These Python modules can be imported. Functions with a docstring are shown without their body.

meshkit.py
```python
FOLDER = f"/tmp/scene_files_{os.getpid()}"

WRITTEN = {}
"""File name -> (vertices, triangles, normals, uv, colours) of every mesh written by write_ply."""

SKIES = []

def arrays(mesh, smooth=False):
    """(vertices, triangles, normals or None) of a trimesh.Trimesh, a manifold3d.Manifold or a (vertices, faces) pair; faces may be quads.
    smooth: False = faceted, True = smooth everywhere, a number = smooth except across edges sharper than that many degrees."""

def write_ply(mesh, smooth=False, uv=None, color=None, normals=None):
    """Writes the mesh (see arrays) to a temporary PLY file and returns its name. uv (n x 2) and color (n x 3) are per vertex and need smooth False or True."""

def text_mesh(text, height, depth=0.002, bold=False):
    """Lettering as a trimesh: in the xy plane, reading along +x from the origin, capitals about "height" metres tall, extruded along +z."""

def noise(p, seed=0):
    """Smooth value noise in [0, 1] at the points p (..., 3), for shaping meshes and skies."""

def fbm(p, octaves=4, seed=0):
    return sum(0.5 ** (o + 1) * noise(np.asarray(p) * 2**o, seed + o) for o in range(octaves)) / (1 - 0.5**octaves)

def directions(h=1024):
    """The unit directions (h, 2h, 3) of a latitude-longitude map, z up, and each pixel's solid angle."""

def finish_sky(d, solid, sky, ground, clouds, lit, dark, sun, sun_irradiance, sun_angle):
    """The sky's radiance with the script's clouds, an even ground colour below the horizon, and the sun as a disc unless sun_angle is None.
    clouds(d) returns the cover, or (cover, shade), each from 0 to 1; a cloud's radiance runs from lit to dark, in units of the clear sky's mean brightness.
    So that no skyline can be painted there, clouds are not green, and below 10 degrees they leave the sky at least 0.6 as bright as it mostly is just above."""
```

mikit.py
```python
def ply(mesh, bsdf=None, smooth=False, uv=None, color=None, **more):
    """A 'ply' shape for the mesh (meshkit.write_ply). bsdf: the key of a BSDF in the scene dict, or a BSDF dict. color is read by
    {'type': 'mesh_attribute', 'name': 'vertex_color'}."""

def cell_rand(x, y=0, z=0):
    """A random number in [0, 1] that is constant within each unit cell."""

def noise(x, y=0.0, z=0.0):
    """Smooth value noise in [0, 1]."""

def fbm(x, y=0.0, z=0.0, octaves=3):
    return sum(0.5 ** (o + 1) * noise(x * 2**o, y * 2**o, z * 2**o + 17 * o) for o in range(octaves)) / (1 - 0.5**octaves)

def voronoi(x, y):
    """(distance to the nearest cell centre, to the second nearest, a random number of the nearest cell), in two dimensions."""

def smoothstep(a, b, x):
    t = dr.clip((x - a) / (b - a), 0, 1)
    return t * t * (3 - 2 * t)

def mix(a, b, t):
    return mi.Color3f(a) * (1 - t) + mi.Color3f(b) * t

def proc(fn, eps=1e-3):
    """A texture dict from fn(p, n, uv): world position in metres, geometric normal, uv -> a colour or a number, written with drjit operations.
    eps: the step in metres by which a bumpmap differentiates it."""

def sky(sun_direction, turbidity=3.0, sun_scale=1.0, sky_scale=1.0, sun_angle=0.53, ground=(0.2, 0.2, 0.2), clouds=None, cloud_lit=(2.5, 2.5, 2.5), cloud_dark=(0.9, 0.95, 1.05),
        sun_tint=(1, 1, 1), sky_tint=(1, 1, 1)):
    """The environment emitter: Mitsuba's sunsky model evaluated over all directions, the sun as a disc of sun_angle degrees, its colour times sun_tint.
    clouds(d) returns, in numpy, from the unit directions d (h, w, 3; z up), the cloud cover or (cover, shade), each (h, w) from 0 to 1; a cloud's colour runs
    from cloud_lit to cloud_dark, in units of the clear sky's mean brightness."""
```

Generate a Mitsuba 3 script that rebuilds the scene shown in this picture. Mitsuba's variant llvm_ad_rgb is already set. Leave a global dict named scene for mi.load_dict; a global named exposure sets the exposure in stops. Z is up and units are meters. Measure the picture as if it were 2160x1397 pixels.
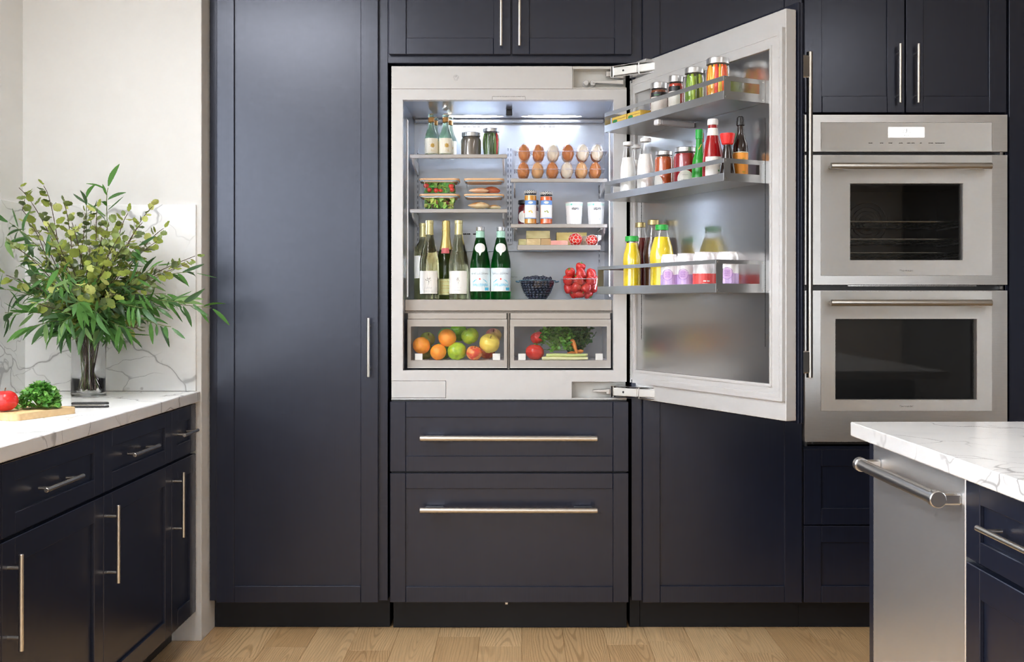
import math, random
import numpy as np, trimesh, drjit as dr, mitsuba as mi
import manifold3d as m3
import shapely.geometry as sg
import mikit, meshkit

T = mi.ScalarTransform4f
scene, labels = {'type': 'scene'}, {}
PI = math.pi

# ---------------------------------------------------------------- camera, sky, exposure
H, F, VX, VY = 1.26, 2230.0, 1095.0, 638.0     # eye height (m), focal length and principal point for the 2160 px wide frame
scene['camera'] = {
    'type': 'perspective', 'fov_axis': 'x', 'fov': 2 * math.degrees(math.atan(1080 / F)),
    'principal_point_offset_x': (1080 - VX) / 2160, 'principal_point_offset_y': (698.5 - VY) / 1397,
    'near_clip': 0.02, 'far_clip': 60.0,
    'to_world': T().look_at(origin=[0, 0, H], target=[0, 1, H], up=[0, 0, 1])}
SKY = 50.0                                      # brightness of the overcast sky outside the windows
scene['sky'] = mikit.sky([-0.35, 0.8, 0.9], turbidity=4.0, sun_scale=0.0, sky_scale=SKY, sun_angle=None,
                         clouds=lambda d: np.clip(0.75 + 0.3 * meshkit.fbm(d * 4.0, 3, 5), 0, 1) * (d[..., 2] > 0.0),
                         cloud_lit=(2.42, 2.56, 2.72), cloud_dark=(1.55, 1.65, 1.78), ground=(0.35, 0.34, 0.32))
LAMP = [23.5, 23.9, 24.6]                       # radiance of the ceiling light panels
LED = [12.4, 15.0, 19.8]                        # radiance of the lights inside the refrigerator
STRIP = 2.6                                     # how much brighter the side strips are
exposure = -0.85

# ---------------------------------------------------------------- helpers
def C(r, g, b):
    f = lambda c: ((c / 255 + 0.055) / 1.055) ** 2.4 if c > 10 else c / 255 / 12.92
    return [f(r), f(g), f(b)]

def rgb(c): return {'type': 'rgb', 'value': [float(x) for x in c]}

def mat(key, color, rough=0.4, metal=0.0, spec=0.5, two=True, **k):
    d = {'type': 'principled', 'base_color': color if isinstance(color, dict) else rgb(color), 'roughness': rough, 'metallic': metal, 'specular': spec, **k}
    scene[key] = {'type': 'twosided', 'bsdf': d} if two else d
    return key

def num(key):
    if key not in labels and key not in scene and not any(k.startswith(key + '__') for k in scene):
        return key
    i = 1
    while f'{key}_{i:03d}' in labels or f'{key}_{i:03d}' in scene: i += 1
    return f'{key}_{i:03d}'

def tag(key, label=None, cat=None, group=None, kind=None):
    d = labels.setdefault(key, {})
    for n, v in (('label', label), ('category', cat), ('group', group), ('kind', kind)):
        if v: d[n] = v
    return key

def thing(name, label, cat, group=None, kind=None):
    key = num(name)
    return tag(key, label, cat, group, kind)

def raw(m):
    if isinstance(m, tuple): return trimesh.Trimesh(np.asarray(m[0], float), np.asarray(m[1], int), process=False)
    if hasattr(m, 'to_mesh'):
        q = m.to_mesh(); return trimesh.Trimesh(np.asarray(q.vert_properties)[:, :3].astype(float), np.asarray(q.tri_verts), process=False)
    return m

def cat(*ms):
    ms = [raw(m) for m in ms]
    return trimesh.util.concatenate(ms) if len(ms) > 1 else ms[0]

def xf(m, M):
    m = raw(m).copy()
    m.vertices = m.vertices @ np.asarray(M)[:3, :3].T + np.asarray(M)[:3, 3]
    return m

def mv(m, x=0, y=0, z=0, rz=0, rx=0, ry=0, s=1.0):
    R = trimesh.transformations.euler_matrix(rx, ry, rz, 'sxyz')
    R[:3, :3] = R[:3, :3] @ np.diag(np.broadcast_to(s, 3)); R[:3, 3] = (x, y, z)
    return xf(m, R)

def put(key, mesh, m, smooth=False, parent=None, label=None, color=None, uv=None, M=None, **more):
    key = num((parent + '__' + key) if parent else key)
    mesh = raw(mesh)
    if M is not None: mesh = xf(mesh, M)
    scene[key] = mikit.ply(mesh, m, smooth, uv=uv, color=color, **more)
    if label: tag(key, label)
    return key

def struct(key, mesh, m, smooth=False, **k):
    key = put(key, mesh, m, smooth, **k)
    tag(key, kind='structure')
    return key

_cb = None
def bx(x0, x1, y0, y1, z0, z1, b=0.0015):
    """box with chamfered edges"""
    global _cb
    x0, x1, y0, y1, z0, z1 = min(x0, x1), max(x0, x1), min(y0, y1), max(y0, y1), min(z0, z1), max(z0, z1)
    b = min(b, (x1 - x0) * 0.45, (y1 - y0) * 0.45, (z1 - z0) * 0.45)
    if b <= 0:
        m = trimesh.creation.box((x1 - x0, y1 - y0, z1 - z0)); m.apply_translation(((x0 + x1) / 2, (y0 + y1) / 2, (z0 + z1) / 2)); return m
    sig, off = [], []
    for sx in (-1, 1):
        for sy in (-1, 1):
            for sz in (-1, 1):
                for a in range(3):
                    sig.append((sx, sy, sz)); off.append([0 if k == a else 1 for k in range(3)])
    sig, off = np.array(sig, float), np.array(off, float)
    if _cb is None:
        h = trimesh.Trimesh(sig * (1 - 0.2 * off), process=False).convex_hull
        idx = [int(np.argmin(np.linalg.norm(sig * (1 - 0.2 * off) - v, axis=1))) for v in h.vertices]
        _cb = np.array(idx)[h.faces]
    half = np.array([(x1 - x0) / 2, (y1 - y0) / 2, (z1 - z0) / 2])
    v = sig * (half - b * off) + np.array([(x0 + x1) / 2, (y0 + y1) / 2, (z0 + z1) / 2])
    return trimesh.Trimesh(v, _cb, process=False)

def lathe(prof, n=36, x=0, y=0, z=0):
    v, rings = [], []
    for r, h in prof:
        if r < 1e-6: rings.append([len(v)]); v.append((0, 0, h))
        else:
            rings.append(list(range(len(v), len(v) + n)))
            v += [(r * math.cos(2 * PI * j / n), r * math.sin(2 * PI * j / n), h) for j in range(n)]
    f = []
    for a, b in zip(rings[:-1], rings[1:]):
        for j in range(n):
            k = (j + 1) % n
            if len(a) == 1 and len(b) == 1: continue
            if len(a) == 1: f.append((a[0], b[k], b[j]))
            elif len(b) == 1: f.append((a[j], a[k], b[0]))
            else: f += [(a[j], a[k], b[k]), (a[j], b[k], b[j])]
    return trimesh.Trimesh(np.array(v, float) + (x, y, z), np.array(f), process=False)

def tube(pts, rad, sides=8, cap=True):
    p = np.asarray(pts, float); n = len(p)
    rad = np.broadcast_to(rad, (n,))
    t = np.gradient(p, axis=0); t /= np.linalg.norm(t, axis=1, keepdims=True) + 1e-12
    a = np.zeros_like(t); ref = np.array([0, 0, 1.0]) if abs(t[0, 2]) < 0.9 else np.array([1.0, 0, 0])
    a[0] = np.cross(t[0], ref); a[0] /= np.linalg.norm(a[0])
    for i in range(1, n):
        a[i] = a[i - 1] - t[i] * np.dot(a[i - 1], t[i]); a[i] /= np.linalg.norm(a[i]) + 1e-12
    b = np.cross(t, a)
    ang = np.arange(sides) * 2 * PI / sides
    v = p[:, None] + rad[:, None, None] * (np.cos(ang)[None, :, None] * a[:, None] + np.sin(ang)[None, :, None] * b[:, None])
    v = v.reshape(-1, 3); f = []
    for i in range(n - 1):
        for j in range(sides):
            k = (j + 1) % sides
            f += [(i * sides + j, i * sides + k, (i + 1) * sides + k), (i * sides + j, (i + 1) * sides + k, (i + 1) * sides + j)]
    if cap:
        v = np.vstack([v, p[:1], p[-1:]]); c0, c1 = len(v) - 2, len(v) - 1
        for j in range(sides):
            k = (j + 1) % sides
            f += [(c0, k, j), (c1, (n - 1) * sides + j, (n - 1) * sides + k)]
    return trimesh.Trimesh(v, np.array(f), process=False)

def rod(p0, p1, r, sides=16, b=0.0012):
    p0, p1 = np.asarray(p0, float), np.asarray(p1, float)
    u = (p1 - p0) / np.linalg.norm(p1 - p0)
    return tube([p0, p0 + u * 1e-5, p0 + u * b, p1 - u * b, p1 - u * 1e-5, p1], [r - b, r - b, r, r, r - b, r - b], sides)

def prism(poly, depth, b=0):
    """polygon in (x, z) extruded towards +y by depth, front at y=0"""
    if not hasattr(poly, 'exterior'): poly = sg.Polygon(poly)
    m = trimesh.creation.extrude_polygon(poly, depth, engine='earcut')
    v = m.vertices; m.vertices = np.stack([v[:, 0], v[:, 2], v[:, 1]], 1); m.faces = m.faces[:, ::-1]
    return m

def frame(x0, x1, z0, z1, hx0, hx1, hz0, hz1, depth, y=0):
    m = prism(sg.Polygon([(x0, z0), (x1, z0), (x1, z1), (x0, z1)], [[(hx0, hz0), (hx1, hz0), (hx1, hz1), (hx0, hz1)]]), depth)
    m.vertices[:, 1] += y
    return m

def at(px, py, d):
    """point seen at this pixel of the photograph, d metres in front of the eye"""
    return np.array([(px - VX) * d / F, d, H - (py - VY) * d / F])
def X(px, d): return (px - VX) * d / F
def Z(py, d): return H - (py - VY) * d / F

def words(text, h, depth=0.0004, bold=False, center=True):
    """lettering standing upright, facing -y, its back at y=0"""
    m = meshkit.text_mesh(text, h, depth, bold)
    v = m.vertices.copy()
    if center: v[:, 0] -= (v[:, 0].min() + v[:, 0].max()) / 2
    m.vertices = np.stack([v[:, 0], -v[:, 2], v[:, 1]], 1)
    return m

def fine(m, size):
    m = raw(m)
    if np.linalg.norm(m.vertices[m.edges_unique[:, 0]] - m.vertices[m.edges_unique[:, 1]], axis=1).max() <= size: return m.copy()
    v, f = trimesh.remesh.subdivide_to_size(m.vertices, m.faces, size)
    return trimesh.Trimesh(v, f, process=False)

def wrap(m, r, face=0.0):
    """bend a mesh laid out at y=0 facing -y round an upright cylinder of radius r, its middle looking towards angle face off -y"""
    m = fine(m, max(r * 0.28, 0.003)); v = m.vertices
    a = v[:, 0] / r + face; R = r - v[:, 1]
    m.vertices = np.stack([R * np.sin(a), -R * np.cos(a), v[:, 2]], 1)
    return m

def band(r, z0, z1, a0, a1, n=24, t=0.0004, prof=None):
    """a label: a patch of a cylinder (or of a lathe profile prof(z) -> r) between two angles off -y, as a thin closed sheet"""
    zs = np.linspace(z0, z1, 2 if prof is None else 10); v = []
    for tt in (0, t):
        for z in zs:
            R = (prof(z) if prof else r) + tt
            for a in np.linspace(a0, a1, n): v.append((R * math.sin(a), -R * math.cos(a), z))
    f, k, L = [], len(zs), n * len(zs)
    for i in range(k - 1):
        for j in range(n - 1):
            p, q, s, u = i * n + j, i * n + j + 1, (i + 1) * n + j + 1, (i + 1) * n + j
            f += [(L + p, L + q, L + s), (L + p, L + s, L + u), (p, s, q), (p, u, s)]
    edge = [i for i in range(n)] + [i * n + n - 1 for i in range(1, k)] + [(k - 1) * n + j for j in range(n - 2, -1, -1)] + [i * n for i in range(k - 2, 0, -1)]
    for p, q in zip(edge, edge[1:] + edge[:1]): f += [(p, q, L + q), (p, L + q, L + p)]
    return trimesh.Trimesh(np.array(v), np.array(f), process=False)

def oval(w, h, t=0.0004, n=28):
    return mv(prism([(w / 2 * math.cos(a), h / 2 * math.sin(a)) for a in np.linspace(0, 2 * PI, n, endpoint=False)], t), y=-t)

def ball(r=1.0, sub=3): return trimesh.creation.icosphere(sub, r)

EYE4 = np.eye(4)
def rotz(deg, x=0, y=0, z=0):
    M = trimesh.transformations.rotation_matrix(math.radians(deg), (0, 0, 1)); M[:3, 3] = (x, y, z); return M

# ---------------------------------------------------------------- materials
P = mikit
def f_navy(p, n, uv):
    g = P.noise(p.x * 420 + p.y * 410, p.z * 7.0, p.y * 3) * 0.6 + P.noise(p.x * 900 + p.y * 870, p.z * 16.0, 3) * 0.4
    return P.mix((0.0052, 0.0073, 0.0165), (0.0072, 0.0098, 0.0208), g)
mat('navy', P.proc(f_navy), 0.29, spec=0.68, spec_tint=0.13)
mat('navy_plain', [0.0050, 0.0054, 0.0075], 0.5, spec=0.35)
mat('black', [0.012, 0.012, 0.013], 0.4)
mat('dark_gap', [0.006, 0.006, 0.007], 0.7, spec=0.2)
mat('slot_grey', C(92, 94, 102), 0.5)
mat('wall_white', C(212, 211, 208), 0.75, spec=0.25)
mat('wall_grey', C(62, 61, 60), 0.8, spec=0.2)
mat('ceiling_white', C(240, 239, 236), 0.8, spec=0.2)

def f_marble(p, n, uv):
    wx = P.fbm(p.x * 5.1 + 3.1, p.y * 5.1 + 1.7, p.z * 5.1 + 5.2, 4) - 0.5
    wy = P.fbm(p.x * 5.1 + 13.1, p.y * 5.1 + 7.7, p.z * 5.1 + 0.2, 4) - 0.5
    u, v = p.x * 0.92 + p.y * 0.78 + wx * 0.34, p.z + p.y * 0.45 - p.x * 0.28 + wy * 0.34
    a1, b1, c1 = P.voronoi(u * 2.3 + 4.2, v * 3.3 + 1.1)
    a2, b2, c2 = P.voronoi(u * 6.0 + 1.7, v * 7.4 + 8.3)
    m1 = P.fbm(p.x * 3.1 + 2.0, p.y * 3.1 + 6.0, p.z * 3.1, 3); m2 = P.fbm(p.x * 4.1 + 9.0, p.y * 4.1 + 1.0, p.z * 4.1 + 3.0, 3)
    k = P.smoothstep(0.030, 0.0, b1 - a1) * P.smoothstep(0.36, 0.60, m1) + 0.55 * P.smoothstep(0.10, 0.0, b1 - a1) * P.smoothstep(0.5, 0.72, m1) * 0.5 + 0.7 * P.smoothstep(0.045, 0.0, b2 - a2) * P.smoothstep(0.47, 0.64, m2)
    cloud = P.fbm(p.x * 3.0 + 2, p.y * 3.0, p.z * 3.0, 4)
    base = P.mix((0.80, 0.80, 0.79), (0.70, 0.70, 0.70), P.smoothstep(0.5, 0.75, cloud) * 0.8)
    return P.mix(base, (0.25, 0.245, 0.24), dr.clip(k, 0, 1) * 0.7)
mat('marble', P.proc(f_marble), 0.16, spec=0.5)

def f_oak(p, n, uv):
    pid = dr.floor(uv.x / 10.0); lx = uv.x - pid * 10.0 - 5.0; ly = uv.y
    r1, r2, r3 = P.cell_rand(pid, 1), P.cell_rand(pid, 2), P.cell_rand(pid, 3)
    off = pid * 7.31
    warp = P.fbm(lx * 9 + off, ly * 2.2 + off, 0, 3) - 0.5
    u = (lx + (r1 - 0.5) * 0.13) * 9.0 + warp * 0.55
    arch = dr.sqrt(u * u + dr.square(dr.sin(ly * 2.3 + off) * 0.42 + warp * 0.10) + 0.004)
    ring = 0.5 + 0.5 * dr.sin(arch * 84.0 + warp * 5.0)
    fine = P.noise(lx * 900 + off, ly * 18.0, 2) * 0.5 + P.noise(lx * 340 + off, ly * 7.0, 4) * 0.5
    base = P.mix((0.545, 0.345, 0.168), (0.74, 0.515, 0.283), r3)
    c = P.mix(base, base * mi.Color3f(0.66, 0.58, 0.48), P.smoothstep(0.55, 1.0, ring) * (0.25 + 0.45 * P.cell_rand(pid, 5)))
    c = c * (0.86 + 0.26 * fine)
    knot = P.smoothstep(0.62, 0.75, P.fbm(lx * 12 + off + 4, ly * 3.0 + off, 7, 2))
    return P.mix(c, c * mi.Color3f(0.62, 0.52, 0.44), knot * 0.22)
mat('oak', P.proc(f_oak), 0.42, spec=0.4)

def f_brushed(p, n, uv):
    return mi.Color3f(1, 0.985, 0.96) * (0.64 + 0.05 * P.noise(p.x * 30 + p.y * 30, p.z * 1400, 1))
mat('steel_warm', P.proc(f_brushed), 0.36, 0.75)
mat('steel', [0.62, 0.62, 0.62], 0.3, 1.0)
mat('steel_bar', [0.66, 0.63, 0.585], 0.28, 1.0)
mat('steel_bright', [0.8, 0.8, 0.8], 0.22, 1.0)
mat('chrome', [0.85, 0.85, 0.86], 0.12, 1.0)
mat('white_metal', C(197, 196, 195), 0.32, spec=0.5)
mat('white_enamel', C(226, 226, 223), 0.3)
mat('white_glass', C(238, 240, 240), 0.12, spec=0.5, clearcoat=0.6, clearcoat_gloss=0.95)
mat('liner_steel', [0.52, 0.545, 0.60], 0.22, 0.95)
mat('liner_back', [0.36, 0.37, 0.395], 0.36, 0.5)
mat('shelf_trim', C(164, 157, 149), 0.38, 0.25)
mat('shelf_dark', C(120, 112, 103), 0.4, 0.2)
mat('grey_plastic', C(150, 150, 155), 0.4)
mat('pale_plastic', C(225, 227, 232), 0.35)
mat('rack_steel', [0.50, 0.50, 0.495], 0.3, 0.9)
mat('rubber', C(28, 28, 28), 0.6)
mat('print_grey', C(120, 120, 120), 0.5)
mat('enamel_dark', C(46, 45, 43), 0.35)
scene['clear'] = {'type': 'thindielectric', 'int_ior': 1.5}
scene['smoked'] = {'type': 'thindielectric', 'int_ior': 1.5, 'specular_transmittance': rgb([0.55, 0.55, 0.54])}
scene['glass'] = {'type': 'dielectric', 'int_ior': 1.5}
scene['water'] = {'type': 'dielectric', 'int_ior': 1.33}

mat('steel_dw', [0.86, 0.87, 0.88], 0.36, 0.9)
mat('display', C(245, 245, 243), 0.2)
scene['oven_glass'] = {'type': 'thindielectric', 'int_ior': 1.5, 'specular_transmittance': rgb([0.62, 0.62, 0.61])}
mat('enamel_grey', C(85, 83, 80), 0.4, 0.3)
mat('recess_grey', C(196, 194, 188), 0.4)
mat('shelf_glass_p', C(200, 205, 215), 0.2)
scene['shelf_glass'] = {'type': 'thindielectric', 'int_ior': 1.5, 'specular_transmittance': rgb([0.88, 0.92, 0.92])}
scene['clear_sheet'] = {'type': 'thindielectric', 'int_ior': 1.62, 'specular_transmittance': rgb([0.93, 0.93, 0.955])}
mat('tray_grey', C(188, 188, 194), 0.4)
mat('door_steel', [0.52, 0.515, 0.51], 0.20, 0.95)
mat('hinge_white', C(235, 235, 232), 0.22, 0.2)

# ---------------------------------------------------------------- the room
DF, FR, BW = 4.01, 4.032, 4.66          # cabinet fronts, their face frames, the wall behind them
WL, WF, WS = -1.845, 3.93, -1.1807      # left wall, the white wall behind the counter, its right-hand end
CEIL = 2.78
YB = -3.6                               # rear end of the room, behind the eye
XR = 4.2
struct('wall_back', cat(bx(WL - 0.2, WS, WF, BW + 0.1, 0, CEIL, 0.002), bx(WS, XR + 0.2, BW, BW + 0.1, 0, CEIL, 0)), 'wall_white')
WIN_L = (-2.6, 2.75, 1.15, 2.7)        # window over the left counter, out of the picture
m = prism(sg.Polygon([(YB, 0), (WF, 0), (WF, CEIL), (YB, CEIL)], [[(WIN_L[0], WIN_L[2]), (WIN_L[1], WIN_L[2]), (WIN_L[1], WIN_L[3]), (WIN_L[0], WIN_L[3])]]), 0.2)
struct('wall_left', xf(m, rotz(90, WL, 0, 0)), 'wall_white')
struct('wall_right', bx(XR, XR + 0.2, YB, BW, 0, CEIL, 0), 'wall_grey')
WIN_R = (-1.75, 0.0, 1.65, 2.7)
WIN_ADDED = (1.6, 3.2, 0.2, 2.55)            # unseen opening added at the rear right to brighten the ovens
m = prism(sg.Polygon([(WL - 0.2, 0), (XR + 0.2, 0), (XR + 0.2, CEIL), (WL - 0.2, CEIL)], [[(w[0], w[2]), (w[1], w[2]), (w[1], w[3]), (w[0], w[3])] for w in (WIN_R, WIN_ADDED)]), 0.2)
struct('wall_rear', mv(m, y=YB - 0.2), 'wall_white')
struct('ceiling', bx(WL - 0.2, XR + 0.2, YB - 0.2, BW + 0.1, CEIL, CEIL + 0.1, 0), 'ceiling_white')
def bars(a0, a1, z0, z1, n, w=0.045, t=0.06):
    return cat(bx(a0, a1, 0, t, z0, z0 + w), bx(a0, a1, 0, t, z1 - w, z1), *[bx(a, a + w, 0, t, z0 + w, z1 - w) for a in np.linspace(a0, a1 - w, n + 1)])
struct('window_1', xf(bars(*WIN_L, 4), rotz(90, WL - 0.05, 0, 0)), 'white_enamel')
struct('window_2', mv(bars(*WIN_R, 4), y=YB - 0.13), 'white_enamel')
struct('window_3', mv(bars(*WIN_ADDED, 3), y=YB - 0.13), 'white_enamel')  # bars of the added opening that puts daylight on the oven steel

# floor of oak planks laid towards the eye
fl = struct('floor', bx(WL - 0.2, XR + 0.2, YB - 0.2, BW + 0.1, -0.06, -0.004, 0), 'oak', uv=np.tile([[5.0, 0.0]], (8, 1)))
PW, PX0 = 0.157, X(1100, 1.26 * F / 688)
rnd = random.Random(4)
ends = {-5: [3.86], -4: [], -3: [3.826], -2: [], -1: [3.981], 0: [3.872], 1: [], 2: [3.890], 3: [3.930], 4: [3.722], 5: [3.80], -6: [3.75], -7: [], 6: [], 7: [3.95]}
ends = {k - 1 if k <= 0 else k: v for k, v in ends.items()}
pid = 0
for k in range(-13, 27):
    xa, xb = PX0 + k * PW, PX0 + (k + 1) * PW
    if xb < WL or xa > XR: continue
    xa, xb = max(xa, WL), min(xb, XR)
    cuts = [4.2] + list(ends.get(k, [3.6 - rnd.random() * 0.9]))
    if cuts[-1] == 4.2: cuts.append(3.55 - rnd.random() * 0.8)
    while cuts[-1] > -3.4: cuts.append(max(cuts[-1] - rnd.choice([1.2, 1.6, 1.9]), -3.6))
    for y1, y0 in zip(cuts[:-1], cuts[1:]):
        m = bx(xa + 0.0004, xb - 0.0004, y0 + 0.0004, y1 - 0.0004, -0.012, 0, 0.0009)
        pid += 1
        uv = np.stack([pid * 10 + 5 + m.vertices[:, 0] - (xa + xb) / 2, m.vertices[:, 1] + pid * 0.37], 1)
        put('plank', m, 'oak', parent=fl, uv=uv)

# ceiling lamps: flush light panels
for lb, lx, ly, w, l, k in (('large ceiling light panel over the left counter', -1.22, 2.15, 0.80, 1.25, 1.0), ('ceiling light panel over the island, on the right', 1.75, 1.4, 0.32, 1.3, 0.9), ('ceiling light panel at the rear of the kitchen', 0.2, -1.6, 1.3, 0.32, 0.25)):
    t = thing('ceiling_light', lb, 'ceiling light')
    put('trim', mv(frame(-w / 2 - .02, w / 2 + .02, -l / 2 - .02, l / 2 + .02, -w / 2, w / 2, -l / 2, l / 2, 0.012), lx, ly, CEIL - .012, rx=-PI / 2), 'white_enamel', parent=t)
    lens = trimesh.Trimesh([(lx - w / 2, ly - l / 2, CEIL - .006), (lx - w / 2, ly + l / 2, CEIL - .006), (lx + w / 2, ly + l / 2, CEIL - .006), (lx + w / 2, ly - l / 2, CEIL - .006)], [(0, 1, 2), (0, 2, 3)], process=False)
    lens.faces = lens.faces[:, ::-1] if lens.face_normals[0, 2] > 0 else lens.faces
    put('lens', lens, 'white_enamel', parent=t, emitter={'type': 'area', 'radiance': rgb([x * k for x in LAMP])})
# ---------------------------------------------------------------- cabinets
def bar_handle(key, parent, M, x, z, length, r=0.006, out=0.032, upright=True, inset=0.032, mtl='steel_bar', post=None):
    """straight bar on two posts in front of the face y=0; (x, z) is its middle"""
    h = length / 2
    if upright: a, b, p = (x, -out, z - h), (x, -out, z + h), [(x, z - h + inset), (x, z + h - inset)]
    else: a, b, p = (x - h, -out, z), (x + h, -out, z), [(x - h + inset, z), (x + h - inset, z)]
    ms = [rod(a, b, r)]
    for q in p:
        if post is None: ms.append(rod((q[0], 0.0005, q[1]), (q[0], -out + r * 0.4, q[1]), r * 0.75, 12, 0.0005))
        else:
            w, t = post
            ms.append(bx(q[0] - (t if upright else w) / 2, q[0] + (t if upright else w) / 2, -out + r * 0.3, 0.0005, q[1] - (w if upright else t) / 2, q[1] + (w if upright else t) / 2, 0.003))
    return put('handle', cat(*ms), mtl, 35, parent + '__' + key if key else parent, M=M)

def shaker(parent, name, x0, x1, z0, z1, M=EYE4, stile=0.066, rail=0.063, t=0.02, back=0.022):
    """a front with two stiles and two rails round a recessed panel; local front face at y=0"""
    k = put(name, bx(x0 + 0.001, x1 - 0.001, 0.0095, t, z0 + 0.001, z1 - 0.001, 0.001), 'navy', parent=parent, M=M)
    for a, b in ((x0, x0 + stile), (x1 - stile, x1)): put('stile', bx(a, b, 0, 0.0105, z0, z1, 0.0018), 'navy', parent=k, M=M)
    for a, b in ((z0, z0 + rail), (z1 - rail, z1)): put('rail', bx(x0 + stile + 0.0002, x1 - stile - 0.0002, 0.0001, 0.0104, a, b, 0.0018), 'navy', parent=k, M=M)
    return k

def tall(label, x0, x1, doors, z0=0.122, ztop=2.62, toe=True, body=None):
    t = thing('tall_cabinet', label, 'cabinet')
    put('body', body or bx(x0, x1, FR, BW - 0.002, z0, ztop, 0.001), 'navy', parent=t)
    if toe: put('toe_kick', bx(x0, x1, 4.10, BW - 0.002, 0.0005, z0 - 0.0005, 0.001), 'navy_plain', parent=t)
    return t

TOPZ = 2.60
MF = rotz(0, 0, DF, 0)
d0 = lambda p: X(p, DF)
# pantry cupboard on the left
xp0, xp1 = WS + 0.001, X(818, FR)
pan = tall('tall navy pantry cabinet with one full-height door left of the refrigerator', xp0, xp1, None)
k = shaker(pan, 'door', d0(457), d0(797.5), Z(1272, DF), TOPZ, MF)
bar_handle('', k, MF, X(777, DF - .03), Z(733, DF - .03), 0.224)
# bridge cabinet over the refrigerator
xb0, xb1 = xp1 + 0.0005, X(1354, FR)
br = thing('bridge_cabinet', 'navy two-door cabinet above the open refrigerator with a pair of bar handles', 'cabinet')
put('body', bx(xb0, xb1, FR, BW - 0.002, Z(133, FR), 2.62, 0.001), 'navy', parent=br)
fp = thing('filler_panel', 'narrow navy filler panel on the right side of the refrigerator, running to the floor', 'panel')
put('board', bx(X(1332, FR), xb1, FR, BW - 0.002, 0.122, Z(133, FR) - .0005, 0.001), 'navy', parent=fp)
put('toe_kick', bx(X(1332, FR), xb1, 4.10, BW - 0.002, 0.0005, 0.1215, 0.001), 'navy_plain', parent=fp)
for a, b, hx in ((820, 1077.5, 1057), (1080, 1333, 1096)):
    k = shaker(br, 'door', d0(a), d0(b), Z(114.5, DF), TOPZ, MF)
    bar_handle('', k, MF, X(hx, DF - .03), Z(97, DF - .03) + 0.112, 0.224)
# tall cabinet behind the open door
xr0, xr1 = xb1 + 0.0006, X(1694, FR)
tc = tall('tall navy cabinet with one full-height door partly hidden behind the open refrigerator door', xr0, xr1, None)
k = shaker(tc, 'door', d0(1356), d0(1692), Z(1272, DF), TOPZ, MF)
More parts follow.
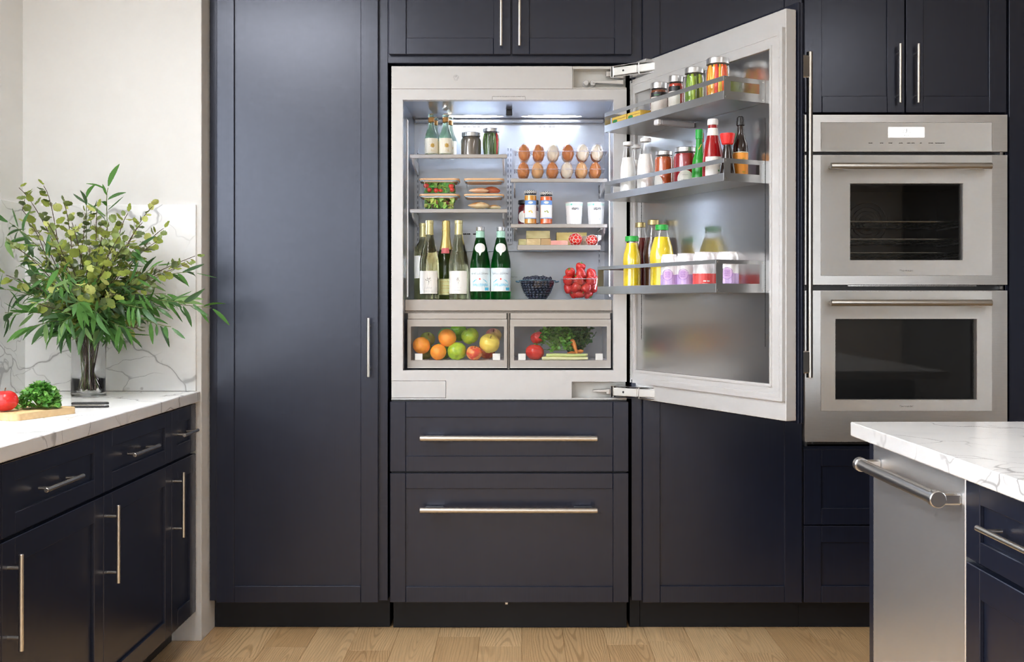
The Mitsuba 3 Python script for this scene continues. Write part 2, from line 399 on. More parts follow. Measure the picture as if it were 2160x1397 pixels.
# far right
fr = tall('navy cabinet side at the right edge of the picture beside the ovens', X(2127.5, FR), X(2127.5, FR) + 0.62, None)
k = shaker(fr, 'door', d0(2128.5), d0(2128.5) + 0.59, Z(1272, DF), TOPZ, MF, stile=0.075)
# oven housing
xo0, xo1 = xr1 + 0.0006, X(2127, FR) - 0.0006
oc = thing('oven_cabinet', 'navy cabinet holding the double oven with two doors above and drawers below', 'cabinet')
zo0, zo1 = Z(941, FR), Z(240, FR)
put('body', cat(bx(xo0, xo1, FR, BW - 0.002, 0.122, zo0, 0.001), bx(xo0, xo1, FR, BW - 0.002, zo1, 2.62, 0.001),
                bx(xo0, xo0 + 0.012, FR, BW - 0.002, zo0, zo1, 0), bx(xo1 - 0.012, xo1, FR, BW - 0.002, zo0, zo1, 0), bx(xo0 + .012, xo1 - .012, BW - 0.012, BW - 0.002, zo0, zo1, 0)), 'navy', parent=oc)
put('toe_kick', bx(xo0, xo1, 4.10, BW - 0.002, 0.0005, 0.1215, 0.001), 'navy_plain', parent=oc)
for a, b, hx in ((1697, 1908.5, 1899), (1911.5, 2123.5, 1937.5)):
    k = shaker(oc, 'door', d0(a), d0(b), Z(237.5, DF), TOPZ, MF)
    bar_handle('', k, MF, X(hx, DF - .03), Z(154.5, DF - .03), 0.224)
for a, b in ((949, 1107.5), (1110, 1272)):
    shaker(oc, 'drawer', d0(1696), d0(2123.5), Z(b, DF), Z(a, DF), MF)

# base cabinets along the left wall
XC = -1.20
MLc = rotz(90, XC, 0, 0)                   # local x runs away from the eye, local -y points to the right
names = ['narrow navy base cabinet in the corner against the white wall end', 'navy base cabinet with drawer and door, second from the white wall end',
         'navy base cabinet with drawer and door, third from the white wall end', 'navy base cabinet nearest the eye at the left edge of the picture']
zd0, zd1, zg0, zg1 = 0.709, 0.884, 0.112, 0.700
for i, (y0, y1) in enumerate(((3.652, 3.926), (3.053, 3.651), (2.452, 3.052), (1.85, 2.451))):
    t = thing('base_cabinet', names[i], 'cabinet')
    put('body', bx(WL + 0.002, XC - 0.0205, y0, y1 , 0.11, 0.8895, 0.001), 'navy', parent=t)
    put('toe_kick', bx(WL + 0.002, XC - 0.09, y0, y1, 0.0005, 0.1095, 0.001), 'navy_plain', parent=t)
    a, b = y0 + 0.0015, y1 - 0.0015
    k = shaker(t, 'drawer', a, b, zd0, zd1, MLc, 0.064, 0.05)
    if i == 0: bar_handle('', k, MLc, 3.766, 0.7955, 0.16, upright=False)
    else: bar_handle('', k, MLc, (y0 + y1) / 2 - 0.03, 0.7955, 0.224, upright=False)
    k = shaker(t, 'door', a, b, zg0, zg1, MLc, 0.064, 0.064)
    bar_handle('', k, MLc, y0 + 0.028, 0.555, 0.228)
k = thing('countertop', 'white veined marble countertop along the left wall under the vase', 'countertop')
put('slab', bx(WL + 0.001, -1.184, 0.6, WF - 0.001, 0.892, 0.930, 0.0025), 'marble', parent=k)
t = thing('backsplash', 'white veined marble backsplash behind the vase', 'backsplash')
put('panel', bx(WL + 0.013, -1.1985, WF - 0.0125, WF - 0.0005, 0.931, Z(432.5, WF), 0.001), 'marble', parent=t)
t = thing('backsplash', 'grey veined marble backsplash on the side wall at the left edge', 'backsplash')
put('panel', bx(WL + 0.0005, WL + 0.0125, 2.38, WF - 0.0005, 0.931, Z(432.5, WF) + 0.003, 0.001), 'marble', parent=t)

# ---------------------------------------------------------------- island with dishwasher
MI = np.eye(4)
phi = math.atan(0.01345)
# local: x = a, along the left face towards the eye; y = depth into the island; z up
MI[:3, 0] = (math.sin(phi), -math.cos(phi), 0); MI[:3, 1] = (math.cos(phi), math.sin(phi), 0); MI[:3, 3] = (0.915, 2.92, 0)
isl = thing('kitchen_island', 'navy island cabinet with drawer at the lower right under a marble top', 'kitchen island')
put('body', bx(0.66, 2.3, 0.052, 1.0, 0.1, 0.8895, 0.001), 'navy', parent=isl, M=MI)
put('end_panel', bx(0.057, 0.090, 0.033, 1.0, 0.0005, 0.8895, 0.001), 'navy', parent=isl, M=MI)
put('back_panel', bx(0.0905, 0.6595, 0.70, 1.0, 0.0005, 0.8895, 0.001), 'navy', parent=isl, M=MI)
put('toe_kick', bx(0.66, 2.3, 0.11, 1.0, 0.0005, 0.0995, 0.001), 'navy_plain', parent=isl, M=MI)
MIf = MI.copy(); MIf[:3, 3] = MI[:3, 3] + MI[:3, 1] * 0.031
for (a, b, hx, ln) in ((0.662, 1.262, 0.905, 0.224), (1.265, 1.865, 1.565, 0.224)):
    k = shaker(isl, 'drawer', a, b, 0.716, 0.884, MIf, 0.064, 0.046)
    bar_handle('', k, MIf, hx, 0.806, ln, upright=False, out=0.036)
    k = shaker(isl, 'door', a, b, 0.112, 0.706, MIf, 0.064, 0.064)
ct = thing('countertop', 'white marble island countertop in the right foreground', 'countertop')
put('slab', bx(0, 2.4, 0, 1.15, 0.891, 0.930, 0.0025), 'marble', parent=ct, M=MI)
dw = thing('dishwasher', 'stainless steel dishwasher with a thick bar handle set in the island', 'dishwasher')
put('body', bx(0.094, 0.656, 0.06, 0.69, 0.10, 0.8795, 0.002), 'enamel_dark', parent=dw, M=MI)
put('kick_plate', bx(0.094, 0.656, 0.09, 0.69, 0.0005, 0.0995, 0.002), 'black', parent=dw, M=MI)
k = put('door', bx(0.0925, 0.6575, 0.031, 0.059, 0.11, 0.884, 0.002), 'steel_dw', parent=dw, M=MI)
hz, hy = 0.835, -0.022
ms = [rod((0.148, hy, hz), (0.635, hy, hz), 0.0150, 28)]
for c in (0.138, 0.625): ms.append(rod((c, hy, hz), (c + 0.022, hy, hz), 0.0185, 28, 0.002))
for c in (0.149, 0.636): ms.append(bx(c - 0.008, c + 0.008, hy, 0.0312, hz - 0.0125, hz + 0.0125, 0.004))
put('handle', cat(*ms), 'steel', 35, k, M=MI)

# ---------------------------------------------------------------- double oven
DO = 3.992
ov = thing('double_wall_oven', 'built-in double wall oven with white glass doors and stainless frame right of the refrigerator', 'oven')
ox0, ox1 = X(1697.5, DO), X(2125, DO)
xg0, xg1 = X(1731.5, DO), X(2092.5, DO)
def zo(p): return Z(p, DO)
put('chassis', cat(bx(ox0 + 0.014, ox1 - 0.014, FR + 0.003, FR + 0.01, zo(930), zo(604), 0), bx(ox0 + 0.016, ox1 - 0.016, FR + 0.0, BW - 0.03, zo(930), zo(926), 0)), 'black', parent=ov)
cp = put('control_panel', frame(ox0, ox1, zo(320), zo(242), xg0, xg1, zo(318.5), zo(258), 0.036, DO), 'steel_warm', parent=ov)
put('glass_face', bx(xg0 + .0005, xg1 - .0005, DO - 0.0012, DO + 0.03, zo(319.5), zo(258) - .0005, 0.001), 'white_glass', parent=cp)
put('display', bx(X(1873, DO), X(1950, DO), DO - 0.0018, DO - 0.0014, zo(290.5), zo(268), 0), 'display', parent=cp, label='lit white display with a clock face', emitter={'type': 'area', 'radiance': rgb([1.35, 1.35, 1.33])})
ms = []
for k in range(12):
    a = k * PI / 6; r0, r1 = 0.0115, 0.0145
    ms.append(mv(trimesh.creation.box((0.0008, 0.0003, 0.003)), X(1912, DO) + 0.013 * math.sin(a), DO - 0.0021, zo(279.5) + 0.013 * math.cos(a), ry=a))
ms.append(mv(trimesh.creation.box((0.0011, 0.0003, 0.011)), X(1912, DO), DO - 0.0021, zo(279.5) + 0.0055))
ms.append(mv(trimesh.creation.box((0.006, 0.0003, 0.0011)), X(1912, DO) - 0.003, DO - 0.0021, zo(279.5), ry=0.5))
put('clock_mark', cat(*ms), 'print_grey', parent=cp)
put('key_mark', cat(*[bx(X(a, DO), X(b, DO), DO - 0.0016, DO - 0.0014, zo(303), zo(301.2), 0) for a, b in ((1832, 1840), (1856, 1863), (1874, 1882), (1896, 1904), (1913, 1920), (1922, 1929), (1940, 1944), (1958, 1968), (1972, 1992))]), 'print_grey', parent=cp, label='row of small grey key symbols')
for (zt, zb, gb, w, hy0, badge, racks, fan) in (
        (327, 601, 582, (1793, 2031, 387, 549), 350, 569.5, (468, 505, 534), (1830, 470)),
        (613, 932.5, 867.5, (1762, 2060.5, 673, 843.5), 639, 855.5, (768, 772), (1838, 745))):
    dk = put('oven_door', frame(ox0, ox1, zo(zb), zo(zt), xg0, xg1, zo(gb), zo(zt + 0.9), 0.036, DO), 'steel_warm', parent=ov)
    wx0, wx1, wz1, wz0 = X(w[0], DO), X(w[1], DO), zo(w[2]), zo(w[3])
    put('glass_face', frame(xg0 + .0005, xg1 - .0005, zo(gb) + .0005, zo(zt + 1.2), wx0, wx1, wz0, wz1, 0.03, DO - 0.0012), 'white_glass', parent=dk)
    put('window', bx(wx0 - .002, wx1 + .002, DO + 0.006, DO + 0.0062, wz0 - .002, wz1 + .002, 0), 'oven_glass', parent=dk, label='dark tinted window')
    put('window_border', frame(wx0 - 0.003, wx1 + 0.003, wz0 - 0.003, wz1 + 0.003, wx0 + 0.004, wx1 - 0.004, wz0 + 0.004, wz1 - 0.004, 0.002, DO + 0.029), 'black', parent=dk)
    hx0, hx1 = X(1752.5, DO - .055), X(2092, DO - .055)
    hz = Z(hy0, DO - 0.055)
    ms = [rod((hx0, DO - 0.055, hz), (hx1, DO - 0.055, hz), 0.0122, 24)]
    for c in (hx0 + 0.035, hx1 - 0.035): ms.append(bx(c - 0.03, c + 0.03, DO - 0.05, DO - 0.001, hz - 0.0075, hz + 0.0065, 0.004))
    put('handle', cat(*ms), 'steel_bar', 35, dk)
    b = words('Thermador', 0.0062, 0.0003)
    b.vertices[:, 0] *= (X(1926, DO) - X(1897, DO)) / np.ptp(b.vertices[:, 0])
    put('badge', mv(b, X(1911.5, DO), DO - 0.0013, zo(badge + 3.2)), 'print_grey', parent=dk)
    # the cavity behind the window
    cx0, cx1, cy1 = X(1712, DO), X(2088, DO), 4.50
    cz0, cz1 = wz0 - 0.03, wz1 + 0.02
    cv = cat(bx(cx0, cx1, cy1, cy1 + 0.01, cz0, cz1, 0), bx(cx0 - .01, cx0, FR, cy1, cz0, cz1, 0), bx(cx1, cx1 + .01, FR, cy1, cz0, cz1, 0), bx(cx0, cx1, FR, cy1, cz0 - .01, cz0, 0), bx(cx0, cx1, FR, cy1, cz1, cz1 + .01, 0))
    ck = put('cavity', cv, 'enamel_dark', parent=ov)
    fx, fz = X(fan[0], 4.49), Z(fan[1], 4.49)
    ms = [mv(lathe([(r - 0.002, -0.002), (r + 0.002, -0.004), (r + 0.002, 0.0)], 40), fx, cy1 - 0.001, fz, rx=-PI / 2) for r in (0.02, 0.035, 0.05, 0.065, 0.085)]
    put('fan_cover', cat(*ms), 'enamel_grey', parent=ck)
    for rp in racks:
        d = 4.10; rz = Z(rp, d)
        ms = [rod((cx0 + 0.02, d, rz), (cx1 - 0.045, d, rz), 0.0034, 8, .0005), rod((cx0 + 0.02, 4.46, rz), (cx1 - 0.045, 4.46, rz), 0.0026, 8, .0005)]
        for xx in np.linspace(cx0 + 0.03, cx1 - 0.055, 9): ms.append(rod((xx, d, rz - .003), (xx, 4.46, rz - .003), 0.0012, 6, .0003))
        ms.append(tube([(cx1 - 0.045, d, rz), (cx1 - 0.03, d + 0.0, rz + 0.004), (cx1 - 0.022, d, rz + 0.022)], 0.0026, 8))
        for sx in (cx0 + 0.006, cx1 - 0.012): ms.append(bx(sx, sx + 0.006, d - 0.02, 4.48, rz - 0.012, rz - 0.005, 0.001))
        put('rack', cat(*ms), 'steel_bright', 40, ck)
put('trim', cat(bx(X(1790, DO), X(2062, DO), DO + .008, DO + .02, zo(604), zo(602), 0), *[bx(X(a, DO), X(a + 6, DO), DO + .004, DO + .03, zo(b + 6), zo(b), 0) for a, b in ((2110, 320.6), (2110, 604.2))],
                bx(X(1698, DO), X(1703, DO), DO + .004, DO + .03, zo(942), zo(933), 0), bx(X(1714, DO), X(1716, DO), DO + .004, DO + .02, zo(937), zo(933), 0)), 'steel_bright', parent=ov)
put('gap_panel', cat(bx(ox0 + .004, ox1 - .004, DO + 0.024, DO + 0.034, zo(328), zo(319), 0), bx(ox0 + .004, ox1 - .004, DO + 0.024, DO + 0.034, zo(614), zo(600), 0), bx(ox0 + .004, ox1 - .004, DO + 0.032, DO + 0.037, zo(940), zo(931), 0)), 'black', parent=ov)
# ---------------------------------------------------------------- the refrigerator
FP = 4.03
fx0, fx1, fz0, fz1 = X(825.5, FP), X(1322, FP), Z(843.5, FP), Z(139.5, FP)
ix0, ix1, iz0, iz1 = X(849.5, FP), X(1294.5, FP), Z(782, FP), Z(210.5, FP)
IB = 4.475                               # back of the cold room
RF = thing('refrigerator', 'built-in refrigerator with its door open, lit steel interior full of food', 'refrigerator')
zt0, zt1 = Z(187.5, FP), fz1
hx = X(1208, FP)
poly = sg.Polygon([(fx0, fz0), (fx1, fz0), (fx1, Z(840, FP)), (X(1206, FP), Z(840, FP)), (X(1206, FP), Z(805.5, FP)), (fx1, Z(805.5, FP)), (fx1, zt0 - .0008), (fx0, zt0 - .0008)],
                  [[(ix0, iz0), (ix1, iz0), (ix1, iz1), (ix0, iz1)]])
poly = poly.difference(sg.box(fx0 - 1, Z(840, FP) , X(941, FP), Z(803.5, FP)))
put('face_frame', mv(prism(poly, 0.032), y=FP), 'white_metal', parent=RF)
put('corner_cover', bx(fx0, X(940.4, FP), FP + .0005, FP + 0.03, Z(839.5, FP), Z(804, FP), 0.0008), 'white_metal', parent=RF)
gp = put('upper_panel', bx(fx0, hx - .0006, FP, FP + 0.03, zt0, zt1, 0.001), 'white_metal', parent=RF)
ms = [mv(lathe([(r, -0.0006), (r + 0.0007, -0.0006), (r + 0.0007, 0)], 28), X(962, FP), FP, Z(164, FP), rx=-PI / 2) for r in (0.0098, 0.0058)]
ms.append(bx(X(962, FP) - 0.0006, X(962, FP) + 0.0006, FP - .0008, FP, Z(164, FP), Z(164, FP) + 0.0075, 0))
put('power_symbol', cat(*ms), 'print_grey', parent=gp)
tab = cat(bx(X(1038, FP), X(1108.5, FP), FP - .0003, FP, Z(204.2, FP), Z(203.4, FP), 0), bx(X(1038, FP), X(1038.8, FP), FP - .0003, FP, iz1, Z(203.4, FP), 0), bx(X(1107.7, FP), X(1108.5, FP), FP - .0003, FP, iz1, Z(203.4, FP), 0))
put('switch_cover', tab, 'print_grey', parent=RF)
hb = cat(bx(hx, fx1, FP + 0.045, FP + 0.05, zt0, zt1, 0), bx(hx, fx1, FP + .001, FP + 0.045, zt0, Z(184.5, FP), 0.001), bx(hx, fx1, FP + .001, FP + 0.045, Z(145.5, FP), zt1, 0.001), bx(hx, hx + .002, FP + .001, FP + 0.045, Z(184.5, FP), Z(145.5, FP), 0),
         )
put('hinge_recess', hb, 'recess_grey', parent=RF)
put('hinge_recess', bx(X(1206, FP), fx1, FP + 0.045, FP + 0.05, Z(841, FP), Z(805, FP), 0), 'recess_grey', parent=RF)
for px in (1237, 1252): put('levelling_knob', mv(lathe([(0, -0.028), (0.0085, -0.028), (0.0105, -0.026), (0.011, -0.006), (0.0135, -0.004), (0.0135, 0)], 24), X(px, FP), FP + 0.0445, Z(172.5, FP), rx=-PI / 2), 'white_metal', 35, RF)
put('case', cat(bx(fx0, fx0 + .02, FP + 0.0325, 4.64, fz0, fz1, 0), bx(fx1 - .02, fx1, FP + 0.0525, 4.64, fz0, fz1, 0), bx(fx0 + .02, fx1 - .02, FP + 0.0525, 4.64, fz1 - .02, fz1, 0), bx(fx0 + .02, fx1 - .02, 4.62, 4.64, fz0, fz1 - .02, 0)), 'grey_plastic', parent=RF)
ly0 = FP + 0.0325
LN = put('liner', cat(bx(ix0 - .004, ix0, ly0, IB, iz0, iz1, 0), bx(ix1, ix1 + .004, ly0, IB, iz0, iz1, 0), bx(ix0 - .004, ix1 + .004, ly0, IB, iz1, iz1 + .004, 0), bx(ix0 - .004, ix1 + .004, ly0, IB, iz0 - .004, iz0, 0)), 'liner_steel', parent=RF)
put('back_wall', cat(bx(ix0 - .004, ix1 + .004, IB, IB + .004, iz0 - .004, iz1 + .004, 0), bx(ix0, ix1, IB - 0.012, IB - .0002, Z(531, IB - .012), Z(531, IB - .012) + 0.003, 0.001), bx(ix0, ix1, IB - 0.010, IB - .0002, 1.24, Z(532, IB - .012), 0)), 'liner_back', parent=RF)
put('ceiling_lip', bx(ix0 + 0.004, ix1 - 0.004, IB - 0.03, IB - .0002, iz1 - 0.016, iz1 - .0002, 0.004), 'liner_back', parent=RF)
ms = []
for a, b in ((977, 983), (986, 992), (998, 1004), (1007, 1012), (1136, 1142), (1145, 1151), (1157, 1163), (1165, 1171)): ms.append(bx(X(a, IB), X(b, IB), IB - .0006, IB - .0002, Z(268.2, IB), Z(266.4, IB), 0))
for a, b in ((977, 984), (985, 992), (998, 1004)): ms.append(bx(X(a, IB), X(b, IB), IB - .0006, IB - .0002, Z(495.5, IB), Z(492.5, IB), 0))
put('vent_slot', cat(*ms), 'black', parent=RF)
bd = words('Thermador', 0.0075, 0.0003)
put('badge', mv(bd, X(1078, IB - .01), IB - 0.0102, Z(586, IB)), 'print_grey', parent=RF)
# ladder rails
for (a, b, t0, t1) in ((1068.5, 1080.5, 312, 516), (879, 883.5, 312, 560), (1262, 1266, 312, 560)):
    xa, xb, za, zb = X(a, IB - .012), X(b, IB - .012), Z(t1, IB - .012), Z(t0, IB - .012)
    rk = put('shelf_rail', bx(xa, xb, IB - .0118, IB - .0105 if t1 > 520 else IB - .0004, za, zb, 0.0008), 'liner_back', parent=RF)
    sl = []
    for z in np.arange(za + 0.012, zb - 0.012, 0.0225):
        for q in ((0.16, 0.36), (0.64, 0.84)) if b - a > 6 else ((0.3, 0.7),):
            sl.append(bx(xa + (xb - xa) * q[0], xa + (xb - xa) * q[1], IB - .0122, IB - .0119, z, z + 0.012, 0))
    put('slot', cat(*sl), 'slot_grey', parent=rk)
# lights
for xx, s in ((ix0, 1), (ix1, -1)):
    d = 4.187
    hl = put('light_housing', bx(xx + s * .0002, xx + s * 0.003, d - 0.013, d + 0.013, 1.28, 1.985, 0.0008), 'pale_plastic', parent=RF)
    q = trimesh.Trimesh([(xx + s * .0034, d - .006, 1.285), (xx + s * .0034, d + .006, 1.285), (xx + s * .0034, d + .006, 1.98), (xx + s * .0034, d - .006, 1.98)], [(0, 1, 2), (0, 2, 3)], process=False)
    if q.face_normals[0, 0] * s < 0: q.faces = q.faces[:, ::-1]
    put('light_strip', q, 'pale_plastic', parent=hl, emitter={'type': 'area', 'radiance': rgb([x * STRIP for x in LED])})
for px in (998, 1164):
    cx, cy = X(px, 4.37), 4.385
    q = lathe([(0, 0), (1, 0)], 28); q.vertices = q.vertices * (0.125, 0.032, 1) + (cx, cy, iz1 - 0.0012)
    q.faces = q.faces[:, ::-1] if q.face_normals[0, 2] > 0 else q.faces
    put('ceiling_light', q, 'pale_plastic', parent=RF, emitter={'type': 'area', 'radiance': rgb([x * 6.5 for x in LED])})
put('camera_module', cat(bx(X(1067.5, 4.24), X(1080.5, 4.24), 4.235, 4.26, Z(243, 4.235), iz1 - .0005, 0.002), rod((X(1075, 4.24), 4.234, Z(236, 4.235)), (X(1075, 4.24), 4.2352, Z(236, 4.235)), 0.003, 12, .0003)), 'black', parent=RF)
# shelves
SY0, SY1 = 4.225, IB - 0.0125
def fridge_shelf(xa, xb, ztop, sides):
    k = put('shelf', bx(xa + .003, xb - .003, SY0 + 0.0125, SY1, ztop - 0.006, ztop - .0002, 0.0005), 'shelf_glass', parent=RF, label='glass shelf with a beige front edge')
    put('front_edge', bx(xa, xb, SY0, SY0 + 0.012, ztop - 0.015, ztop, 0.0015), 'shelf_trim', parent=k)
    for x0 in sides:
        pr = [(SY0 + .02, ztop - .0165), (SY0 + .05, ztop - .034), (SY1 - .02, ztop - .055), (SY1 - .001, ztop - .055), (SY1 - .001, ztop - .0065), (SY0 + .02, ztop - .0065)]
        b = prism(pr, 0.007); v = b.vertices.copy(); b.vertices = np.stack([x0 + v[:, 1], v[:, 0], v[:, 2]], 1); b.faces = b.faces[:, ::-1]
        put('bracket', b, 'pale_plastic', parent=k)
    return k
sx = lambda p: X(p, SY0)
SL1, SL2, SR1, SR2 = Z(325.5, SY0), Z(441, SY0), Z(376.5, SY0), Z(472.5, SY0)
xL0, xL1, xR0, xR1 = max(sx(864), ix0 + .0045), sx(1070), sx(1077), min(sx(1281.5), ix1 - .0045)
for z in (SL1, SL2): fridge_shelf(xL0, xL1, z, (xL0 + 0.006, xL1 - 0.02))
for z in (SR1, SR2): fridge_shelf(xR0, xR1, z, (xR0 + 0.012, xR1 - 0.013))
# shallow drawer under the right-hand shelf
D1 = 4.235
cdx0, cdx1, cdz0, cdz1 = X(1091, D1), X(1267.5, D1), Z(528, D1), Z(517, D1)
cd = put('shallow_drawer', cat(bx(cdx0, cdx1, D1 + .004, 4.43, cdz1 - .006, cdz1 - .0045, 0.0003), bx(cdx0 - .003, cdx0 - .0015, D1 + .012, 4.43, cdz1 - .0045, Z(484, D1), 0), bx(cdx1 + .0015, cdx1 + .003, D1 + .012, 4.43, cdz1 - .0045, Z(484, D1), 0), bx(cdx0, cdx1, 4.428, 4.43, cdz1 - .0045, Z(490, D1), 0)), 'clear_sheet', parent=RF, label='clear shallow drawer')
put('front_edge', bx(cdx0 + .0005, cdx1 - .0005, D1 - .002, D1 + .0035, cdz0, cdz1, 0.0015), 'shelf_trim', parent=cd)
put('slide', cat(*[bx(a, a + .008, D1 + .02, 4.43, Z(484, D1) + .0005, Z(484, D1) + .007, 0.001) for a in (cdx0 - .009, cdx1 + .001)]), 'pale_plastic', parent=cd)
# bottom shelf and the two crisper drawers
BY = 4.10
bs0, bs1, BZ = ix0 + .0006, ix1 - .0006, Z(632, BY)
bsf = put('bottom_shelf', bx(bs0, bs1, BY + .0105, IB - .0125, BZ - .008, BZ - .0002, 0.0005), 'shelf_glass', parent=RF, label='bottom glass shelf')
put('front_edge', bx(bs0, bs1, BY, BY + .010, Z(656, BY), BZ, 0.002), 'shelf_trim', parent=bsf)
CD = 4.094
put('drawer_surround', cat(bx(bs0, bs1, CD + .014, CD + .02, Z(661, CD), Z(656.5, CD), 0), bx(X(1070.5, CD), X(1074.5, CD), CD + .012, 4.44, Z(779, CD), Z(661, CD), 0)), 'shelf_dark', parent=RF)
for (a, b, w0, w1) in ((859.5, 1069.5, 866.5, 1063), (1075.8, 1288.5, 1084.5, 1280)):
    xa, xb = X(a, CD), X(b, CD)
    wx0, wx1, wz0, wz1 = X(w0, CD), X(w1, CD), Z(760.5, CD), Z(689, CD)
    k = put('crisper_drawer', frame(xa, xb, Z(777, CD), Z(674, CD), wx0, wx1, wz0, wz1, 0.009, CD), 'shelf_trim', parent=RF, label='beige crisper drawer with a clear window')
    put('finger_lip', bx(xa + .0012, xb - .0015, CD + .002, CD + .009, Z(673.5, CD), Z(660.5, CD), 0.001), 'shelf_trim', parent=k)
    put('window', bx(wx0, wx1, CD + .0035, CD + .0037, wz0, wz1, 0), 'clear', parent=k)
    tz = wz0 - 0.0015
    put('tray', cat(bx(xa + .008, xb - .008, CD + .0095, 4.44, tz - .003, tz, 0), bx(xa + .005, xa + .008, CD + .0095, 4.44, tz - .003, 1.19, 0), bx(xb - .008, xb - .005, CD + .0095, 4.44, tz - .003, 1.19, 0), bx(xa + .008, xb - .008, 4.437, 4.44, tz, 1.19, 0)), 'tray_grey', parent=k)
    for c in (w0 + 8.5, w1 - 25 + 1): put('window_clip', bx(X(c, CD), X(c + 16, CD), CD + .0048, CD + .0075, wz0 + .0005, wz0 + 0.0265, 0.0008), 'white_enamel', parent=k)
TRAY = Z(760.5, CD) - 0.0014
# freezer drawers
fzb = put('freezer_body', bx(fx0, fx1, DF + .0225, 4.64, 0.123, fz0 - .001, 0.001), 'black', parent=RF)
for (a, b, hy) in ((847.5, 995.5, 925.5), (998.5, 1271.5, 1077)):
    k = shaker(RF, 'freezer_drawer', d0(822.5), d0(1326), Z(b, DF), Z(a, DF), MF, 0.0595, 0.0595)
    bar_handle('', k, MF, X(1073, DF - .055), Z(hy, DF - .055), 0.665, r=0.0112, out=0.055, upright=False, inset=0.052, post=(0.07, 0.013))
put('toe_kick', bx(fx0, X(1322, 4.093), 4.093, 4.64, 0.0005, 0.122, 0.001), 'navy_plain', parent=RF)
put('latch', bx(X(1065.5, DF), X(1071, DF), DF + .008, DF + .022, Z(1277, DF), Z(1272.2, DF), 0.0008), 'steel_bright', parent=RF)

# ---- the open door
MD = np.eye(4)
MD[:3, 0] = (0.4369, -0.8995, 0); MD[:3, 1] = (0.8995, 0.4369, 0); MD[:3, 3] = (0.8217, 3.255, 0)
# local x: 0 at the free edge, negative towards the hinge; local y: away from the food; z up
def door_s(px, n):
    """local x of what is seen at this column, n metres off the inner face"""
    k = (px - VX) / F
    return (MD[0, 3] + MD[0, 1] * n - k * (MD[1, 3] + MD[1, 1] * n)) / (k * MD[1, 0] - MD[0, 0])
def door_pt(s, n, z=0): return MD[:3, :3] @ np.array([s, n, z]) + MD[:3, 3]
def door_z(py, s, n): return Z(py, door_pt(s, n)[1])
dz0, dz1 = H - 0.3664, 2.1660
DR = put('door', bx(-0.893, 0, 0.0, 0.040, dz0, dz1, 0.0015), 'white_metal', parent=RF, M=MD, label='open white door lined with steel, three racks of bottles and jars')
pz0, pz1 = dz0 - 0.010, dz1 + 0.024
MDo = MD @ np.array([[-1, 0, 0, 0], [0, -1, 0, 0.0665], [0, 0, 1, 0], [0, 0, 0, 1.0]])
kp = put('door_panel', bx(-0.9, 0.004, 0.0445, 0.0565, pz0, pz1, 0.001), 'navy', parent=RF, M=MD, label='navy wooden panel on the outside of the open door')
for a, b in ((-0.9, -0.84), (-0.056, 0.004)): put('stile', bx(a, b, 0.056, 0.0665, pz0, pz1, 0.0018), 'navy', parent=kp, M=MD)
for a, b in ((pz0, pz0 + .06), (pz1 - .06, pz1)): put('rail', bx(-0.8398, -0.0562, 0.0561, 0.0664, a, b, 0.0018), 'navy', parent=kp, M=MD)
put('spacer', bx(-0.86, -0.03, 0.0402, 0.0444, dz0 + .03, dz1 - .03, 0), 'black', parent=DR, M=MD)
hzA, hzB = 1.0224, 2.0497
ms = [rod((-0.028, 0.118, hzA), (-0.028, 0.118, hzB), 0.0098, 20)]
for a in (1.037, 1.967): ms.append(bx(-0.035, -0.021, 0.066, 0.116, a, a + 0.07, 0.003))
put('handle', cat(*ms), 'steel_bar', 35, kp, M=MD)
# inner liner: a raised plate with a bead round the steel sheet
lx0, lx1, lz0, lz1 = -0.886, -0.0035, dz0 + 0.060, dz1 - 0.058
sx0, sx1, sz0, sz1 = -0.8437, -0.0592, 1.005, 2.052
put('liner_plate', mv(frame(lx0, lx1, lz0, lz1, sx0, sx1, sz0, sz1, 0.0115), y=-0.012), 'white_metal', parent=DR, M=MD)
put('bead', mv(frame(sx0 - .009, sx1 + .009, sz0 - .009, sz1 + .009, sx0, sx1, sz0, sz1, 0.0055), y=-0.0165), 'white_metal', parent=DR, M=MD)
put('gasket', mv(frame(lx0 + .012, lx1 - .012, lz0 + .012, lz1 - .012, lx0 + .022, lx1 - .022, lz0 + .022, lz1 - .022, 0.002), y=-0.0138), 'white_metal', parent=DR, M=MD)
put('steel_sheet', bx(sx0 + .0005, sx1 - .0005, -0.0095, -0.0005, sz0 + .0005, sz1 - .0005, 0), 'door_steel', parent=DR, M=MD)
put('rail_slot', cat(*[bx(a, a + .0025, -0.0102, -0.0097, 1.12, 1.84, 0) for a in (-0.808, -0.0875)]), 'black', parent=DR, M=MD)
